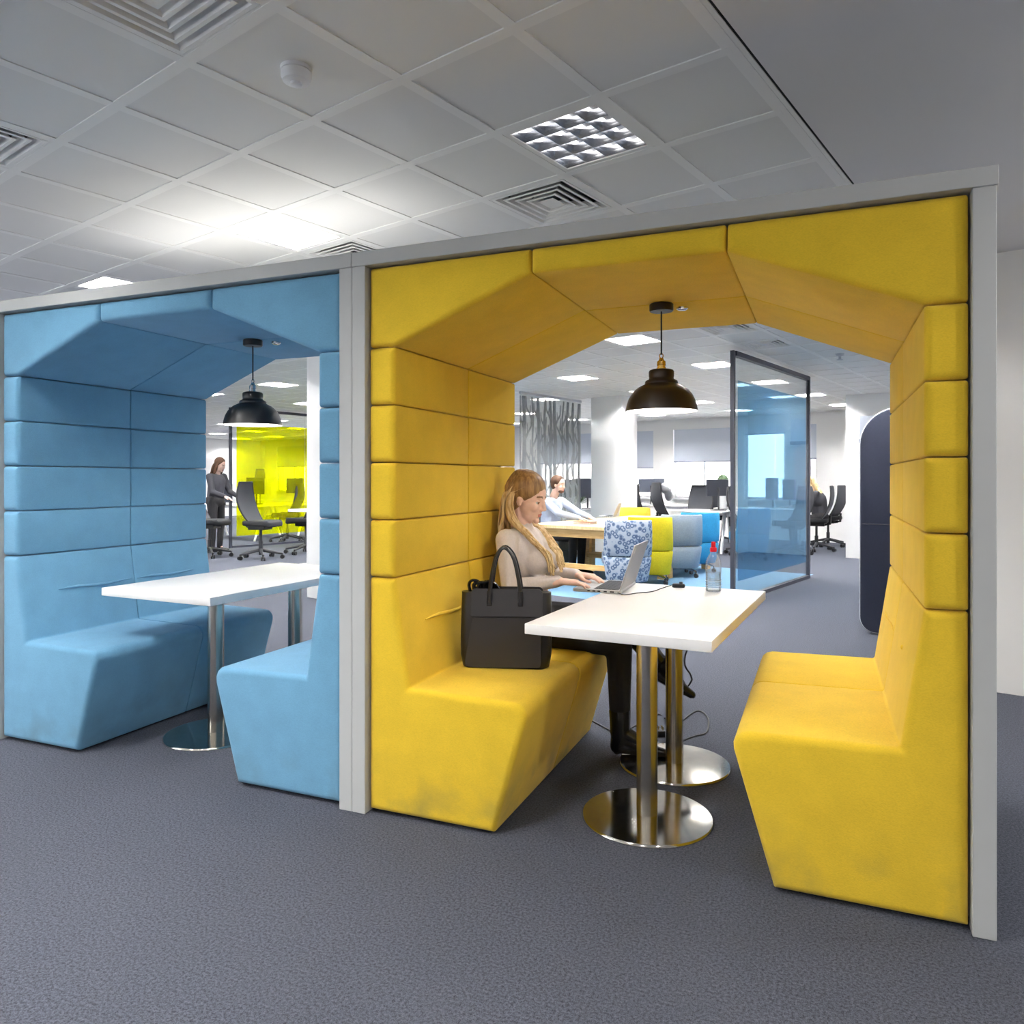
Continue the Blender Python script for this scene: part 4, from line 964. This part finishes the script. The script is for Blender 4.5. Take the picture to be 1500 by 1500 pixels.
def desk(label, a, b_, l=1.6, d=.8, panel=False):
    t = thing('desk', label, 'desk', G(a, b_), GR, 'white office desks')
    k = B(); k.box(-l/2, l/2, -d/2, d/2, .715, .74); k.obj('desktop', M_LAM, t, bevel=.003, seg=1)
    for x in (-l/2+.12, l/2-.12):
        for s in (-1, 1): k = B(); k.tube([(x, .06*s, .715), (x+(.06 if x > 0 else -.06), (d/2-.06)*s, 0)], [.03, .022], 8); k.obj('leg', M_WHITE, t)
    k = B(); k.box(-l/2+.1, l/2-.1, -.04, .04, .66, .715); k.obj('cross_beam', M_WHITE, t, smooth=0)
    if panel: k = B(); k.box(-l/2, l/2, d/2-.02, d/2+.01, .6, 1.12); k.obj('privacy_screen', panel, t, smooth=0)
    return t
def monitor(label, loc, rz, w=.54, h=.32, z=.74, m=None, zc=1.12):
    t = thing('monitor', label, 'monitor', (loc.x, loc.y, z), rz, 'computer monitors'); zc -= z
    k = B(); k.box(-.018, .018, -w/2, w/2, zc-h/2, zc+h/2); s = k.obj('housing', m or M_MBACK, t, bevel=.004, seg=1)
    k = B(); k.box(.0181, .019, -w/2+.012, w/2-.012, zc-h/2+.02, zc+h/2-.012); k.obj('screen', M_SCREEN, s, smooth=0)
    k = B(); k.cyl((-.03, 0, .012), (-.03, 0, zc), .016, n=10); k.obj('stand', M_DK, t)
    k = B(); k.box(-.11, .07, -.12, .12, 0, .012); k.obj('foot', M_DK, t, bevel=.003, seg=1)
    return t
F2 = PI/2+GR                                               # facing away from the booth along b
# seen through the yellow booth
def dz(u, d, **k): p = at_d(u, 760, d); return V((p.x, p.y, 0))
def ab2(p): return to_ab(p)
a, q = ab2(dz(1034, 13.6)); desk('white desk by the dark frame of the blue glass screen', a, q, 1.0, .9)
monitor('black monitor on the white desk beside the blue glass screen', dz(1051, 13.6), GR+PI*.85, .5, .30, zc=1.15, m=M_SCREEN)
chair('black mesh chair facing away behind the white desk left of the blue screen', dz(1019, 14.7), F2+PI, 1.05)
chair('black chair half hidden behind the monitor left of the blue screen', dz(1046, 15.6), GR+2.4, 1.05)
a, q = ab2(dz(990, 15.4)); desk('white desk between the black chairs under the pendant lamp', a-1.0, q+.9, 1.8, .8)
chair('black chair side-on, left of a pair below the pendant lamp', dz(950, 13.4), GR+.85, 1.08)
chair('black chair side-on under a grey jacket, below the pendant lamp', dz(981, 14.2), GR+.85, 1.1)
monitor('grey-backed monitor above the left chair of the pair below the pendant', dz(954, 16.6), GR+PI/2+.2, .58, .30, zc=1.16)
p = dz(988, 14.05); t = thing('jacket', 'light grey jacket draped over a black chair back', 'jacket', (p.x, p.y, .02), GR+.85)
k = B(); k.ell((-.17, 0, 1.12), (.09, .2, .11)); k.ell((-.10, .02, 1.0), (.05, .19, .13)); me = blend(k, .015, 3, 'jacket'); link('cloth', me, M_PIPING, t, 0)
a, q = ab2(dz(858, 14.6)); desk('white desk beyond the tree screen beside the white pillar', a-.3, q+.2, 1.6, .8)
monitor('dark monitor between the tree screen and the white pillar', dz(861, 14.5), GR-PI/2+.6, .48, .38, zc=1.13, m=M_SCREEN)
monitor('dark monitor seen through the tree screen behind the man', dz(838, 14.9), GR-PI/2+.4, .56, .36, zc=1.12, m=M_SCREEN)
p = dz(848, 14.2); t = thing('potted_plant', 'small dark potted plant on the desk behind the tree screen', 'plant', (p.x, p.y, .74)); 
k = B(); k.lathe([(0, 0), (.05, 0), (.06, .1), (0, .1)], 14); k.obj('pot', M_WHITE, t); k = B(); r_ = random.Random(2)
for i in range(40):
    d = V((r_.uniform(-1, 1), r_.uniform(-1, 1), r_.uniform(.2, 1.4))).normalized(); k.tube([V((0, 0, .09)), V((0, 0, .09))+d*.12, V((0, 0, .08))+d*.2], [.004, .018, .002], 5, flat=.2)
k.obj('leaves', M_GREEN, t)
p = dz(1059, 14.6); t = thing('desk_plant', 'round dark green plant beside the frame of the blue glass screen', 'plant', (p.x, p.y, .74)); k = B(); k.lathe([(0, 0), (.07, 0), (.08, .34), (0, .34)], 14); k.obj('pot', M_WHITE, t); k = B(); k.ell((0, 0, .52), (.11, .11, .14)); k.obj('leaves', M_GREEN, t)
# seen through the blue glass
a, q = ab2(dz(1118, 14.6)); desk('white desk with splayed legs behind the blue glass screen', a, q, 1.7, .8)
monitor('tall violet-tinted monitor on the desk behind the blue glass, left of two', dz(1131, 14.5), GR-PI/2-.2, .26, .42, zc=1.12, m=M_PURP)
monitor('violet-tinted monitor on the desk behind the blue glass, right of two', dz(1156, 14.6), GR-PI/2-.2, .26, .40, zc=1.10, m=M_PURP)
chair('swivel chair seen whole through the blue glass screen', dz(1160, 12.9), GR+PI-.3, 1.05)
chair('swivel chair at the left edge of the blue glass screen', dz(1090, 13.0), GR+.3, 1.05)
tub(M_CYANF, 'blue tub chair behind the left part of the blue glass screen', dz(1098, 12.2), fwd)
chair('black swivel chair under the woman beside the blue screen frame', dz(1196, 13.7), GR+PI+.15, 1.05)
chair('empty grey-backed swivel chair right of the blue glass screen', dz(1213, 14.6), GR+PI-.1, 1.05)
figure('person', 'long-haired woman in dark jumper hunched at a desk beside the blue screen', dz(1197, 13.7)+V((0, 0, .02)), GR+PI+.15, M_DKTOP, M_HAIR, dict(SIT, nod=25, head=(.13, 0, 1.19)), True)
# seen through the blue booth
a, q = ab2(dz(352, 16.6)); desk('white desk behind the yellow glass screen, under the far monitors', a, q, 2.2, .8)
a, q = ab2(dz(424, 17.2)); desk('white desk behind the yellow glass, right of its neighbour', a, q, 1.6, .8)
monitor('wide monitor seen from behind through the yellow glass above the empty chair', dz(374, 16.2), GR-PI/2, .62, .36, zc=1.16, m=M_SCREEN)
monitor('monitor seen from behind at the right of the yellow glass', dz(432, 16.8), GR-PI/2, .6, .34, zc=1.16, m=M_SCREEN)
monitor('grey monitor left of the yellow glass beside the standing woman', dz(328, 16.2), GR-PI/2, .6, .4, zc=1.0)
k = B(); p = dz(381, 17.0); t = thing('desk_lamp', 'dark desk lamp silhouetted through the yellow glass', 'lamp', (p.x, p.y, .74)); k.lathe([(0, 0), (.07, 0), (.07, .015), (.01, .02), (.01, .62), (0, .62)], 14); k.obj('stand', M_DK, t); k = B(); k.lathe([(.12, .58), (.09, .80), (0, .80)], 18); k.obj('lamp_shade', M_DK, t)
chair('black swivel office chair in front of the yellow glass, seen whole', dz(382, 12.3), .2, 1.12)
chair('black swivel chair behind the round white table at the pillar', dz(448, 13.2), PI+.1, 1.12)
chair('black swivel chair behind the yellow glass, tucked under the desk', dz(421, 15.6), PI+.3, 1.08)
chair('dark swivel chair at the edge of the blue cushions beside the standing woman', dz(307, 12.6), .3, 1.12)
p = at_d(452, 745, 11.4); t = thing('round_table', 'small round white table in front of the pillar edge', 'table', (p.x, p.y, 0)); k = B(); k.lathe([(0, .82), (.30, .82), (.30, .85), (0, .85)], 36); k.obj('tabletop', M_LAM, t); k = B(); k.lathe([(0, 0), (.2, 0), (.2, .012), (.03, .02), (.03, .82), (0, .82)], 24); k.obj('pedestal', M_WHITE, t)
figure('person', 'woman with long brown hair in dark clothes standing left of the yellow glass', dz(316, 13.5), GR+.3, M_DKTOP, M_BRHAIR, STAND, True)

C.view_settings.view_transform = 'Standard'; C.view_settings.look = 'None'; C.view_settings.gamma = 1; C.view_settings.exposure = .35
C.view_settings.use_curve_mapping = False
C.cycles.use_denoising = True
#@@END
